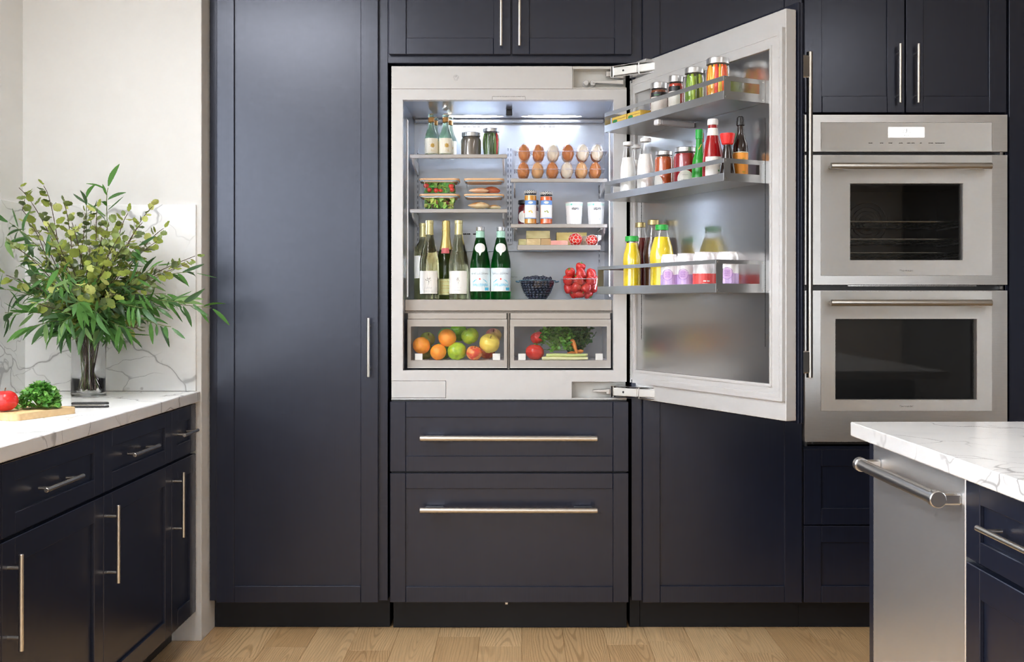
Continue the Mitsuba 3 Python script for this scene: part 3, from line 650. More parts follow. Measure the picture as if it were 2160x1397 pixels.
# racks
RACKS = {}
for nm, n0, za, zfa, zra, zb in (('upper', -0.17, 1.8877, 1.9136, 1.9446, 1.9594), ('middle', -0.17, 1.635, 1.660, 1.691, 1.7054), ('lower', -0.20, 1.290, 1.318, 1.379, 1.3916)):
    s0, s1, nb = -0.809, -0.0866, -0.0105
    lab = {'upper': 'topmost', 'middle': 'middle', 'lower': 'lowest'}[nm] + ' steel rack on the door'
    k = put('door_rack', bx(s0 + .0012, s1 - .0012, n0 + .0012, nb - .0012, za + .0005, za + .002, 0), 'rack_steel', parent=RF, M=MD, label=lab)
    put('fascia', bx(s0, s1, n0, n0 + .0011, za, zfa, 0.0004), 'rack_steel', parent=k, M=MD)
    put('guard_rail', bx(s0, s1, n0, n0 + .0011, zra, zb, 0.0004), 'rack_steel', parent=k, M=MD)
    for a in (s0, s1 - .0011):
        sp = sg.Polygon([(n0 + .0011, za), (nb, za), (nb, zb), (n0 + .0011, zb)], [[(n0 + .026, zfa + .0), (nb - .022, zfa + .0), (nb - .022, zra), (n0 + .026, zra)]])
        m = prism(sp, 0.0011); v = m.vertices.copy(); m.vertices = np.stack([a + v[:, 1], v[:, 0], v[:, 2]], 1); m.faces = m.faces[:, ::-1]
        put('side_panel', m, 'rack_steel', parent=k, M=MD)
    put('back_strip', bx(s0 + .0012, s1 - .0012, nb - .0011, nb, za, zfa, 0.0003), 'rack_steel', parent=k, M=MD)
    put('rivet', cat(*[mv(lathe([(0, .0009), (.0022, .0007), (.003, 0)], 12), s1, q, w, ry=PI / 2) for q in (n0 + .008, nb - .009) for w in (za + .008, zb - .007)]), 'steel_bright', parent=k, M=MD)
    RACKS[nm] = (n0, za + .0022)
rl = put('rack_latch', bx(-0.486, -0.460, -0.150, -0.012, 1.866, 1.884, 0.003), 'grey_plastic', parent=DR, M=MD)
put('rack_latch_button', bx(-0.4865, -0.4595, -0.166, -0.151, 1.8655, 1.8845, 0.003), 'pale_plastic', parent=DR, M=MD)
# hinges
for (zc, lo) in ((Z(150, 4.0), False), (Z(827, 4.0), True)):
    hh = 0.021
    A = np.array([X(1205 + 95, 4.0), 4.035, zc]); B = np.array([X(1385, 3.95), 3.93, zc])
    u = (B - A); u[2] = 0; L = np.linalg.norm(u[:2]); ang = math.degrees(math.atan2(u[1], u[0]))
    Mh = rotz(ang, A[0], A[1], zc)
    hk = put('hinge', cat(bx(0.004, 0.105, -0.024, -0.006, -hh * .72, hh * .72, 0.002), bx(0.106, L, -0.022, -0.004, -hh * .68, hh * .68, 0.002)), 'hinge_white' , parent=RF, M=Mh, label='lower metal door hinge' if lo else 'upper metal door hinge')
    ms = [bx(-0.006, 0.12, -0.026, 0.03, s * hh - .0012, s * hh + .0012, 0.0005) for s in (-1, 1)] + [bx(0.12, L + .025, -0.018, 0.022, s * hh * 1.0 - .0012, s * hh * 1.0 + .0012, 0.0005) for s in (-1, 1)]
    ms += [bx(-0.006, -0.004, -0.026, 0.012, -hh, hh, 0.0005)] + [rod((q, -0.02, -hh - .002), (q, -0.02, hh + .002), 0.003, 10, .0005) for q in (0.002, 0.113)]
    put('plate', cat(*ms), 'chrome', parent=hk, M=Mh)
    put('screw', cat(rod((0.048, -0.0246, 0), (0.048, -0.0241, 0), 0.004, 12, .0002), *([bx(q, q + .005, 0.004, 0.01, hh + .0012, hh + .0032, 0) for q in np.arange(0.04, 0.13, 0.0095)] if not lo else [])), 'black', parent=hk, M=Mh)
    w = cat(mv(prism([(-0.085, -0.002), (0.03, -0.008), (0.03, 0.008), (-0.085, 0.002)], 0.03), x=A[0] - .0, y=4.036, z=zc - (0.034 if not lo else -0.001)), bx(A[0] - .035, A[0] + .0, 4.04, 4.06, zc - .012, zc + .008, 0.001))
    put('arm', w, 'steel', parent=hk)
put('hinge_block', bx(-0.893 + .03, -0.80, 0.004, 0.036, dz1 + .0005, dz1 + .012, 0.001), 'white_metal', parent=DR, M=MD)
# ---------------------------------------------------------------- food: materials
VC = {'type': 'mesh_attribute', 'name': 'vertex_color'}
mat('vc_gloss', VC, 0.22, spec=0.5)
mat('vc_satin', VC, 0.4, spec=0.4)
mat('vc_matte', VC, 0.65, spec=0.3)
scene['vc_leaf'] = {'type': 'twosided', 'bsdf': {'type': 'principled', 'base_color': VC, 'roughness': 0.42, 'specular': 0.4}}
def tint(key, c, ior=1.45): scene[key] = {'type': 'dielectric', 'int_ior': ior, 'specular_transmittance': rgb(c)}
tint('wine_glass', [0.985, 0.985, 0.80]); tint('dark_green_glass', [0.30, 0.36, 0.13]); tint('water_green', [0.045, 0.40, 0.11]); tint('pale_bottle', [0.80, 0.90, 0.78])
tint('bowl_glass', [0.97, 0.98, 0.99], 1.3)
mat('paper_white', C(240, 238, 232), 0.6); mat('paper_cream', C(236, 228, 205), 0.6)
mat('foil_gold', C(205, 180, 110), 0.35, 0.75); mat('foil_pale', C(214, 204, 150), 0.35, 0.6)
mat('ink_gold', C(196, 160, 80), 0.5, 0.3); mat('ink_dark', C(52, 52, 60), 0.6); mat('ink_grey', C(150, 148, 142), 0.6); mat('ink_red', C(215, 52, 44), 0.5)
mat('ink_blue', C(86, 190, 226), 0.5); mat('ink_teal', C(120, 205, 190), 0.5); mat('ink_green', C(46, 130, 60), 0.5)
mat('lid_silver', C(200, 200, 200), 0.25, 0.85); mat('lid_black', C(30, 29, 30), 0.35); mat('lid_gold', C(168, 150, 104), 0.3, 0.8)
mat('cap_white', C(238, 238, 238), 0.35); mat('cap_green', C(36, 168, 62), 0.35); mat('cap_red', C(214, 40, 36), 0.35); mat('cork', C(176, 128, 66), 0.7)
mat('milk', C(246, 246, 243), 0.3, spec=0.5); mat('juice', C(240, 214, 30), 0.2, spec=0.5)
mat('bamboo', C(214, 172, 128), 0.5)

def col(mesh, fn):
    """vertex colours (n x 3, linear) from fn(points)"""
    return np.clip(np.asarray(fn(np.asarray(mesh.vertices))), 0, 1)
def flat(mesh, c): return np.tile(np.asarray(c, float), (len(mesh.vertices), 1))
def lerp(a, b, t): return np.asarray(a)[None] * (1 - t[:, None]) + np.asarray(b)[None] * t[:, None]
def sstep(a, b, x):
    t = np.clip((x - a) / (b - a), 0, 1); return t * t * (3 - 2 * t)
def join(parts):
    """[(mesh, colours)] -> one mesh and its colours"""
    return trimesh.util.concatenate([p[0] for p in parts]), np.vstack([p[1] for p in parts])
def spin(prof_fn, z0, z1): return prof_fn

E = 0.0006   # a hair of clearance under things that stand
def jar(label, cat_, x, y, z, r, h, content, lid_h=0.012, lid='lid_silver', fill=0.94, core=1.0, neck=None, group=None, name='jar', rl=None, shoulder=0.018):
    """glass jar: shell, content, lid; returns its key"""
    t = thing(name, label, cat_, group)
    rn = neck or r * 0.86
    hb = h - lid_h
    out = [(0, 0), (r * 0.9, 0), (r, 0.004), (r, hb - shoulder), (rn, hb - shoulder * 0.25), (rn, hb)]
    put('glass', lathe(out, 36, x, y, z + E), 'clear', 40, t)
    ri = 0.0012
    hc = hb * fill
    pr = [(0, 0.002)] + [(max(a - ri, 0), max(b, 0.002)) for a, b in out[1:] if b < hc] 
    rr = pr[-1][0] if hc <= hb - shoulder else r - ri - (r - rn) * max(0, (hc - (hb - shoulder)) / (shoulder * 0.75))
    if content: put('content', lathe([(a * core, b) for a, b in pr + [(min(rr, pr[-1][0]), hc), (0, hc)]], 36, x, y, z + E), content, 40, t)
    rl = rl or rn + 0.0022
    put('lid', lathe([(rn + .0002, hb - lid_h * .1), (rl, hb - lid_h * .1), (rl, h - .0015), (rl - .0015, h), (0, h - 0.0004)], 40, x, y, z + E), lid, 30, t)
    return t

def label_band(t, x, y, z, r, z0, z1, half, m='paper_white', face=0.0, prof=None, name='label', thick=0.0004):
    return put(name, mv(band(r + 0.0005, z0, z1, face - half, face + half, t=thick, prof=prof), x, y, z + E), m, parent=t)
def label_art(t, x, y, z, r, mesh, m, face=0.0, name='print', lift=0.00105):
    return put(name, mv(wrap(mesh, r + lift, face), x, y, z + E), m, parent=t)
def text_on(t, x, y, z, r, s, h, zc, m='ink_dark', face=0.0, bold=False, width=None, name='lettering'):
    w = words(s, h, 0.00015, bold)
    if width: w.vertices[:, 0] *= width / np.ptp(w.vertices[:, 0])
    return label_art(t, x, y, z, r, mv(w, z=zc), m, face, name)

# ---------------------------------------------------------------- upper left shelf
def small_bottle(label, x, y, z):
    t = thing('mini_wine_bottle', label, 'bottle', 'mini wine bottles')
    out = [(0, 0), (0.0235, 0), (0.0265, 0.003), (0.0265, 0.073), (0.0255, 0.083), (0.0195, 0.099), (0.0135, 0.118), (0.0118, 0.135), (0.0118, 0.157), (0.0138, 0.159), (0.0138, 0.164), (0.0118, 0.168), (0, 0.168)]
    put('glass', lathe(out, 32, x, y, z + E), 'pale_bottle', 40, t)
    put('cork', lathe([(0, 0.1705), (0.0088, 0.1705), (0.0088, 0.1682), (0, 0.1682)][::-1], 20, x, y, z + E), 'cork', 40, t)
    put('cork_band', mv(band(0.0122, 0.138, 0.156, -PI, PI - 0.01, 28), x, y, z + E), 'cork', parent=t)
    label_band(t, x, y, z, 0.0265, 0.008, 0.070, 1.75, 'paper_cream')
    em = cat(oval(0.016, 0.016, 0.0003), *[mv(trimesh.creation.box((0.0012, 0.0003, 0.010)), 0.006 * math.sin(a), 0, 0.006 * math.cos(a), ry=a) for a in np.linspace(0, 2 * PI, 10)[:-1]])
    label_art(t, x, y, z, 0.0265, mv(em, z=0.040), 'ink_gold', face=0.25, name='emblem')
    label_art(t, x, y, z, 0.0265, cat(*[mv(trimesh.creation.box((w, .0003, .0012)), 0, 0, q) for w, q in ((.014, .022), (.018, .018))]), 'ink_gold', face=0.25)
for lb, px, d in (('left pale glass mini wine bottle in front on the top left shelf', 910, 4.285), ('right pale glass mini wine bottle in front on the top left shelf', 940, 4.285),
                  ('pale mini wine bottle standing behind the left one on the top shelf', 917, 4.36), ('pale mini wine bottle standing behind the right one on the top shelf', 949, 4.36)):
    small_bottle(lb, X(px, d), d, SL1)
xa, d = X(993.5, 4.31), 4.31
j = jar('short wide glass jar with silver lid and greyish preserves on the top shelf', 'jar', xa, d, SL1, 0.0415, 0.099, 'preserve_grey', 0.016)
xb = X(1036, 4.315)
j = jar('taller glass jar of green pickles with silver lid on the top shelf', 'jar', xb, 4.315, SL1, 0.0365, 0.116, 'brine_dark', 0.013, fill=0.93, core=.74)
rnd = np.random.default_rng(3)
ps = []
def pod(p0, p1, r, c, bend=0.0, n=7, sides=8):
    p0, p1 = np.array(p0, float), np.array(p1, float); tt = np.linspace(0, 1, n)
    b = np.array([bend, -abs(bend) * .2, 0])
    pts = p0[None] * (1 - tt[:, None]) + p1[None] * tt[:, None] + np.sin(tt * PI)[:, None] * b
    m = tube(pts, r * (np.sin(np.clip(tt, 0.03, 0.97) * PI) ** 0.5) * (1.1 - 0.45 * tt), sides)
    return m, flat(m, c) * (0.85 + 0.3 * rnd.random())
def pods_in_jar(t, x, y, z, r, h0, h1, colours, n, rp, flatten=False, name='pepper'):
    for i in range(n):
        a = -PI / 2 + (i / n - 0.5) * 2 * PI + rnd.normal() * .12; R = r - rp - 0.0022
        k = rnd.integers(0, len(colours)); tlt = rnd.normal() * 0.25
        za, zb = (h0, h1) if rnd.random() < .5 else (h1, h0)
        aa, bb = a - tlt * .5, a + tlt * .5
        m, c = pod((x + R * math.cos(aa), y + R * math.sin(aa), z + za), (x + R * math.cos(bb), y + R * math.sin(bb), z + zb), rp, colours[k], 0)
        put(name, m, 'vc_gloss', True, t, color=c)
pods_in_jar(j, xb, 4.315, SL1, 0.0365, 0.004, 0.097, [C(70, 100, 36), C(92, 122, 50), C(50, 74, 28), C(112, 134, 62), C(54, 80, 36), C(190, 46, 30)], 17, 0.0086, name='pickle')
mat('preserve_grey', C(112, 104, 94), 0.25, 0.3); mat('brine_dark', C(46, 56, 24), 0.3)

# ---------------------------------------------------------------- eggs in two clear cartons
def egg_mesh(rx, h, n=24):
    tt = np.linspace(0, PI, 15)
    return lathe([(0 if i in (0, 14) else rx * math.sin(a) * (1 - 0.13 * -math.cos(a) * -1 * 0 + 0.12 * math.cos(a)), h / 2 * (1 - math.cos(a))) for i, a in enumerate(tt)], n)
EG = {'brown': C(208, 132, 72), 'deep brown': C(196, 116, 58), 'cream': C(246, 232, 206), 'tan': C(232, 180, 122)}
egg_bsdf = {k: mat('egg_' + k.replace(' ', '_'), v, 0.35, spec=0.45) for k, v in EG.items()}
rows = [[('brown', 'brown', 'cream', 'deep brown', 'cream', 'cream'), (1105.5, 1136, 1167, 1198, 1229.6, 1260)], [('brown', 'tan', 'brown', 'cream', 'tan', 'brown'), (1104, 1134, 1165, 1196, 1226.8, 1256)]]
ordn = ['first', 'second', 'third', 'fourth', 'fifth', 'sixth']
CH = 0.0715
egg = egg_mesh(0.0232, 0.0655)
def carton_sheet(x0, x1, y0, y1, xs, ys, z0, sgn, hgt, nx=90, ny=30):
    gx, gy = np.meshgrid(np.linspace(x0, x1, nx), np.linspace(y0, y1, ny), indexing='ij')
    q = np.zeros_like(gx)
    for cx in xs:
        for cy in ys:
            r = np.sqrt((gx - cx) ** 2 + (gy - cy) ** 2)
            q = np.maximum(q, sstep(0.0315, 0.012, r))
    edge = np.minimum(np.minimum(gx - x0, x1 - gx), np.minimum(gy - y0, y1 - gy))
    q *= sstep(0.0, 0.006, edge)
    v = np.stack([gx, gy, z0 + sgn * q * hgt], -1).reshape(-1, 3)
    i, jx = np.meshgrid(np.arange(nx - 1), np.arange(ny - 1), indexing='ij'); a = (i * ny + jx).ravel()
    f = np.vstack([np.stack([a, a + ny, a + ny + 1], 1), np.stack([a, a + ny + 1, a + 1], 1)])
    return trimesh.Trimesh(v, f, process=False)
mat('rim_tint', C(196, 192, 210), 0.25)
for lv, (zb, (cols, pxs)) in enumerate(((SR1 + 0.002 + CH, rows[0]), (SR1 + 0.0015, rows[1]))):
    w = ('upper', 'lower')[lv]
    dA, dB = 4.268, 4.333
    xs = [X(p, dA) for p in pxs]
    t = thing('egg_carton', f'clear plastic egg carton, the {w} of the two stacked on the right shelf', 'egg carton')
    cx0, cx1 = xs[0] - 0.034, xs[-1] + 0.034
    mid = zb + 0.036
    put('tray', carton_sheet(cx0, cx1, dA - 0.034, dB + 0.034, xs, (dA, dB), mid, -1, 0.0345), 'clear_sheet', True, t)
    put('lid', carton_sheet(cx0, cx1, dA - 0.034, dB + 0.034, xs, (dA, dB), mid + 0.0006, 1, 0.0345), 'clear_sheet', True, t)
    put('rim', frame_flat := mv(frame(cx0 - .004, cx1 + .004, dA - 0.038, dB + 0.038, cx0, cx1, dA - 0.034, dB + 0.034, 0.0009), rx=-PI / 2, z=mid + .0009), 'rim_tint', parent=t)
    put('lid_edge', tube([(cx0 + .004, dB + .030, mid + .0345), (cx1 - .004, dB + .030, mid + .0345)], .0006, 6), 'rim_tint', parent=t)
    for i, x in enumerate(xs):
        k = put('egg', mv(egg, x, dA, zb + 0.0035, rz=i), egg_bsdf[cols[i]], True)
        tag(k, f'{cols[i]} egg, {ordn[i]} from the left in the front row of the {w} carton', 'egg', 'eggs in the clear cartons')
        k = put('egg', mv(egg, x, dB, zb + 0.0035, rz=i), egg_bsdf[cols[(i + 2) % 6]], True)
        tag(k, f'{cols[(i + 2) % 6]} egg, {ordn[i]} from the left in the back row of the {w} carton', 'egg', 'eggs in the clear cartons')

# ---------------------------------------------------------------- glass boxes with bamboo lids
def rr_ring(w, d, r, n=6):
    pts = []
    for cx, cy, a0 in ((w / 2 - r, d / 2 - r, 0), (-w / 2 + r, d / 2 - r, PI / 2), (-w / 2 + r, -d / 2 + r, PI), (w / 2 - r, -d / 2 + r, 1.5 * PI)):
        for a in np.linspace(a0, a0 + PI / 2, n): pts.append((cx + r * math.cos(a), cy + r * math.sin(a)))
    return np.array(pts)
def loft(secs, x=0, y=0, z=0, cap0=True, cap1=True, n=6):
    """rounded rectangles (w, d, r, z) joined upwards"""
    v, f = [], []
    for w, d, r, h in secs: v.append(np.c_[rr_ring(w, d, r, n), np.full(4 * n, h)])
    L = 4 * n
    for i in range(len(secs) - 1):
        for j in range(L):
            k = (j + 1) % L; f += [(i * L + j, i * L + k, (i + 1) * L + k), (i * L + j, (i + 1) * L + k, (i + 1) * L + j)]
    v = np.vstack(v); c = len(v)
    v = np.vstack([v, [[0, 0, secs[0][3]], [0, 0, secs[-1][3]]]])
    for j in range(L):
        k = (j + 1) % L
        if cap0: f.append((c, k, j))
        if cap1: f.append((c + 1, (len(secs) - 1) * L + j, (len(secs) - 1) * L + k))
    return trimesh.Trimesh(v + np.array([x, y, z]), np.array(f), process=False)
def leaf(L, W, curl=0.15, n=5, lobes=0.0, cup=0.25, rs=None):
    """leaf blade along +x from the origin, lying in xy, midrib down a little"""
    v, f = [], []
    for i in range(n + 1):
        t = i / n; w = W * (math.sin(PI * min(t * 0.93 + 0.05, 1)) ** 0.8) * (1 + lobes * math.sin(t * 17))
        z = -curl * L * t * t
        v += [(L * t, -w / 2, z + cup * w / 2), (L * t, 0, z), (L * t, w / 2, z + cup * w / 2)]
    for i in range(n):
        a = 3 * i
        f += [(a, a + 3, a + 1), (a + 1, a + 3, a + 4), (a + 1, a + 4, a + 2), (a + 2, a + 4, a + 5)]
    return trimesh.Trimesh(np.array(v), np.array(f), process=False)
def rot_rand(rg): return trimesh.transformations.random_rotation_matrix(rg.random(3))
def salad(rg, x, y, z, w, d, h, colours, n=90, size=0.036):
    ps = []
    for i in range(n):
        m = leaf(size * (0.7 + 0.6 * rg.random()), size * (0.5 + 0.4 * rg.random()), 0.3 * rg.random(), 4, 0.25, 0.3)
        m = mv(m, rx=PI / 2 + rg.normal() * .55, ry=rg.random() * 6.3, rz=rg.normal() * .5); v = m.vertices - m.vertices.mean(0)
        c = np.array([(rg.random() - .5) * w * .94, (rg.random() ** 1.5 - .5) * d * .9, rg.random() * h]); v = v * .75 + c
        v[:, 0] = np.clip(v[:, 0], -w / 2, w / 2); v[:, 1] = np.clip(v[:, 1], -d / 2, d / 2); v[:, 2] = np.clip(v[:, 2], 0.0003, h)
        m.vertices = v + (x, y, z)
        ps.append((m, flat(m, colours[rg.integers(0, len(colours))]) * (0.75 + 0.5 * rg.random())))
    return join(ps)
rg = np.random.default_rng(11)
BW_, BD_, BH_ = 0.150, 0.108, 0.054
boxes = {}
scene['box_glass'] = {'type': 'thindielectric', 'int_ior': 1.55, 'specular_transmittance': rgb([0.96, 0.98, 0.985])}
mat('glass_edge', C(150, 176, 188), 0.15, spec=0.7)
for (px, zb, w) in ((928, SL2, 'lower left'), (1021.5, SL2, 'lower right'), (928, SL2 + 0.0632, 'upper left'), (1021.5, SL2 + 0.0632, 'upper right')):
    d = 4.305; x = X(px, d); z = zb + E
    what = {'lower left': 'mixed leaf salad', 'upper left': 'tomato salad', 'lower right': 'cooked chicken slices', 'upper right': 'salmon and chicken'}[w]
    t = thing('food_container', f'glass food box with bamboo lid holding {what}, {w} of the four', 'food container', 'glass boxes with bamboo lids')
    put('glass_box', loft([(BW_ * .84, BD_ * .80, .012, 0.0), (BW_ * .88, BD_ * .84, .016, 0.003), (BW_ * .98, BD_ * .96, .02, BH_ * .86), (BW_ * 1.03, BD_ * 1.03, .02, BH_ * .88), (BW_ * 1.03, BD_ * 1.03, .02, BH_)], x, d, z, True, False), 'box_glass', 40, t)
    put('base_edge', loft([(BW_ * .842, BD_ * .802, .012, 0.0), (BW_ * .885, BD_ * .845, .0162, 0.003), (BW_ * .842, BD_ * .802, .012, 0.0032)], x, d, z, False, False), 'glass_edge', 30, t)
    put('rim', loft([(BW_ * 1.035, BD_ * 1.035, .0203, BH_ - .0042), (BW_ * 1.045, BD_ * 1.045, .021, BH_ - .0022), (BW_ * 1.035, BD_ * 1.035, .0203, BH_ - .0002)], x, d, z, False, False), 'glass_edge', 30, t)
    lk = put('lid', loft([(BW_ * 1.06, BD_ * 1.06, .022, BH_ + .0005), (BW_ * 1.08, BD_ * 1.08, .023, BH_ + .002), (BW_ * 1.08, BD_ * 1.08, .023, BH_ + .0075), (BW_ * 1.06, BD_ * 1.06, .022, BH_ + .0085)], x, d, z), 'bamboo', 30, t)
    put('seal', loft([(BW_ * .93, BD_ * .92, .018, BH_ - .007), (BW_ * .93, BD_ * .92, .018, BH_ + .0003)], x, d, z), 'bamboo_seal', 30, lk)
    boxes[w] = (x, d, z)
mat('bamboo_seal', C(196, 150, 108), 0.5)
for w, cols in (('lower left', [C(140, 200, 70), C(84, 156, 52), C(164, 206, 92), C(190, 216, 106), C(104, 44, 52), C(70, 50, 46), C(76, 136, 48), C(206, 216, 100)]), ('upper left', [C(84, 158, 56), C(62, 130, 46), C(110, 172, 72), C(140, 188, 80), C(70, 124, 60)])):
    x, d, z = boxes[w]
    m, c = salad(rg, x, d, z + .004, BW_ * .82, BD_ * .80, 0.047, cols, 150)
    k = put('salad_leaves', m, 'vc_leaf', True, color=c); tag(k, f'green salad leaves inside the {w} glass box', 'salad', kind='stuff')
x, d, z = boxes['upper left']
for i, (dx, dz, r) in enumerate(((-.052, .030, .0115), (-.040, .013, .010), (-.012, .011, .0105), (.048, .028, .011), (.052, .014, .010), (.006, .010, .008))):
    m = mv(ball(r, 2), x + dx, d - BD_ * .40 + .004 + r * .2, z + .004 + dz, s=(1, .8, .92))
    k = put('cherry_tomato', m, 'tomato_skin', True); tag(k, ['cherry tomato at the upper left of the tomato salad', 'cherry tomato under the leftmost one in the salad box', 'cherry tomato left of centre at the bottom of the salad', 'cherry tomato at the upper right of the tomato salad', 'cherry tomato at the lower right of the tomato salad', 'smallest cherry tomato, bottom centre of the salad'][i], 'tomato', 'cherry tomatoes in the salad')
mat('tomato_skin', C(206, 44, 36), 0.22, spec=0.55)
def fillet(L, W, Hh, seed):
    m = ball(1, 3); v = m.vertices.copy()
    n = meshkit.fbm(v * 1.7 + seed, 3, seed) - .5
    v *= (1 + n[:, None] * .25); taper = 0.62 + 0.38 * np.cos((v[:, 0] - .35) * 1.4)
    v = v * np.array([L / 2, W / 2, Hh / 2]) * np.c_[np.ones(len(v)), taper, taper]
    v[:, 2] -= v[:, 2].min(); m.vertices = v
    return m
def searing(base, sear, seed):
    def fn(v):
        n = meshkit.fbm(v * 55 + seed, 3, seed); up = sstep(np.percentile(v[:, 2], 30), np.percentile(v[:, 2], 90), v[:, 2])
        return lerp(base, sear, np.clip(sstep(.42, .62, n) * (.25 + .75 * up), 0, 1))
    return fn
for w, dx, dy, L, Wd, Hh, rz, b, s_, lb, dz in (
        ('lower right', -.022, -.018, .088, .050, .030, .1, C(250, 224, 176), C(206, 132, 56), 'large golden seared chicken slice in the lower right glass box', 0),
        ('lower right', .037, .012, .064, .042, .021, -.25, C(244, 222, 176), C(214, 148, 70), 'small pale chicken slice on the right in the lower glass box', 0),
        ('upper right', -.022, -.020, .080, .040, .024, -.06, C(248, 206, 168), C(216, 134, 88), 'pale chicken piece in front of the salmon in the upper box', 0),
        ('upper right', .024, .018, .082, .040, .033, -.22, C(190, 84, 46), C(146, 50, 26), 'reddish cooked salmon piece in the upper right glass box', 0)):
    x, d, z = boxes[w]
    m = mv(fillet(L, Wd, Hh, len(lb)), x + dx, d + dy, z + .0042, rz=rz)
    k = put('chicken_slice' if 'chicken' in lb else 'salmon_piece', m, 'vc_satin', True, color=col(m, searing(b, s_, len(lb)))); tag(k, lb, 'salmon' if 'salmon' in lb else 'chicken')

# ---------------------------------------------------------------- lower right shelf: preserves and yoghurt
mat('jam_dark', C(84, 14, 22), 0.2); mat('jam_yellow', C(214, 150, 40), 0.2); mat('jam_orange', C(226, 104, 34), 0.2); mat('label_blue', C(110, 150, 205), 0.5)
d = 4.36; x = X(1114.5, d)
j = jar('dark red jam jar with black lid behind the slim jars', 'jar', x, d, SR2, 0.043, 0.106, 'jam_dark', 0.014, 'lid_black', rl=.042)
label_art(j, x, d, SR2, 0.043, mv(oval(0.07, 0.05), z=0.036), 'paper_white', -.35, 'label', 0.0006)
label_art(j, x, d, SR2, 0.043, mv(oval(0.07, 0.05), z=0.036), 'paper_white', 1.0, 'label', 0.0006)
label_art(j, x, d, SR2, 0.043, mv(oval(0.012, 0.012, .0003), z=0.056), 'ink_red', -.35, 'seal', 0.0011)
for px, ju, lb, topc in ((1119, 'jam_yellow', 'slim jar of yellow preserve with checked lid and white label', 401.5), (1152.3, 'jam_orange', 'slim jar of orange preserve with checked lid and white label', 404)):
    d = 4.27; x = X(px, d); hh = (472.5 - topc) * d / F; r = 0.0245
    j = jar(lb, 'jar', x, d, SR2, r, hh, ju, 0.0125, 'lid_black', neck=0.0225, rl=0.0246, shoulder=0.010)
    put('lid_check', cat(*[mv(band(0.0248, hh - 0.0115 + q * .0036, hh - 0.0115 + (q + 1) * .0036, a, a + .17, 4), x, d, SR2 + E) for q in range(3) for a in np.arange(-1.6 + (q % 2) * .17, 1.6, .34)]), 'paper_white', parent=j)
    label_band(j, x, d, SR2, r, 0.026, 0.078, 1.15, 'paper_white')
    label_band(j, x, d, SR2, r, 0.078, 0.096, 1.15, 'label_blue', name='label_head')
    label_band(j, x, d, SR2, r, 0.0225, 0.026, 1.15, 'label_blue', name='label_foot')
    label_art(j, x, d, SR2, r, mv(oval(0.02, 0.010, .0003), z=0.087), 'paper_white', name='crest')
    label_art(j, x, d, SR2, r, cat(*[mv(oval(.006, .0055, .0003), x=q, z=zz) for q, zz in ((-.005, .051), (.002, .053), (.006, .048))]), 'fruit_print_' + ju[4:], name='fruit_print')
mat('fruit_print_yellow', C(236, 196, 70), 0.6); mat('fruit_print_orange', C(150, 160, 70), 0.6)
for i, (px, lb) in enumerate(((1211, 'white yoghurt tub lettered alpro, left of the two'), (1257, 'white yoghurt tub lettered alpro, right of the two'))):
    d = 4.285; x = X(px, d); t = thing('yoghurt_tub', lb, 'yoghurt tub', 'yoghurt tubs on the right shelf')
    r0, r1, hh = 0.0295, 0.0345, 0.0905
    put('tub', lathe([(0, 0), (r0, 0), (r0 + .0005, .002), (r1, hh - .004), (r1 + .0015, hh - .003), (r1 + .0015, hh - .0005)], 36, x, d, SR2 + E), 'cap_white', 40, t)
    put('foil_lid', lathe([(r1 + .0016, hh - .0006), (r1 + .002, hh), (0, hh)], 36, x, d, SR2 + E), 'lid_silver', 30, t)
    pr = lambda z: r0 + (r1 - r0) * z / hh + 0.0006
    label_band(t, x, d, SR2, r1, 0.076, 0.085, 1.5, 'ink_mint', prof=lambda z: pr(z), name='mint_edge')
    text_on(t, x, d, SR2, pr(.064) - .0008, 'alpro', 0.0098, 0.0595, 'ink_dark', 0.10, True, 0.030)
    label_art(t, x, d, SR2, pr(.08), mv(oval(.007, .007, .0003), z=.0795), 'ink_teal', -.35 + 0.0, 'dot')
    label_art(t, x, d, SR2, pr(.03), cat(*[mv(trimesh.creation.box((.0012, .0003, .010)), q, 0, .02, ry=.6) for q in (.006, .010)], *[mv(trimesh.creation.box((.016, .0003, .001)), .002, 0, q) for q in (.048, .044)]), 'ink_pale', .1)
mat('ink_mint', C(206, 234, 226), 0.5); mat('ink_pale', C(196, 198, 196), 0.6)

# ---------------------------------------------------------------- cheese drawer
CZ = cdz1 - 0.0043
def cheese(lb, px0, px1, py0, py1, d, dep, c, c2, seed, cat_='cheese', wedge=False, name='cheese_block'):
    x0, x1, z0, z1 = X(px0, d), X(px1, d), max(Z(py1, d), CZ), Z(py0, d)
    m = m3.Manifold.cube((x1 - x0, dep, z1 - z0)).refine(6); m = raw(m); v = m.vertices
    v += (meshkit.fbm(v * 60 + seed, 3, seed)[:, None] - .5) * .004 * np.array([1, 1, .4])
    if wedge: v[:, 1] = v[:, 1] * (0.35 + 0.65 * v[:, 0] / (x1 - x0))
    v[:, 2] -= v[:, 2].min(); m.vertices = v + (x0, d, z0 + .0004)
    k = put(name, m, 'vc_satin', 50 and False, color=col(m, lambda q: lerp(c, c2, sstep(.4, .68, meshkit.fbm(q * 40 + seed, 3, seed)))))
    tag(k, lb, cat_)
cheese('pale green-grey cheese block stacked on top in the shallow drawer', 1110, 1160, 487.5, 503.5, 4.30, 0.07, C(214, 202, 150), C(196, 184, 132), 2)
cheese('pale cheese wedge at the left of the shallow drawer', 1093.5, 1110, 505, 520, 4.27, 0.06, C(206, 196, 140), C(188, 178, 126), 3)
cheese('cream cheese wedge under the stacked block in the shallow drawer', 1111, 1140, 504, 520, 4.27, 0.10, C(228, 204, 156), C(206, 178, 128), 4)
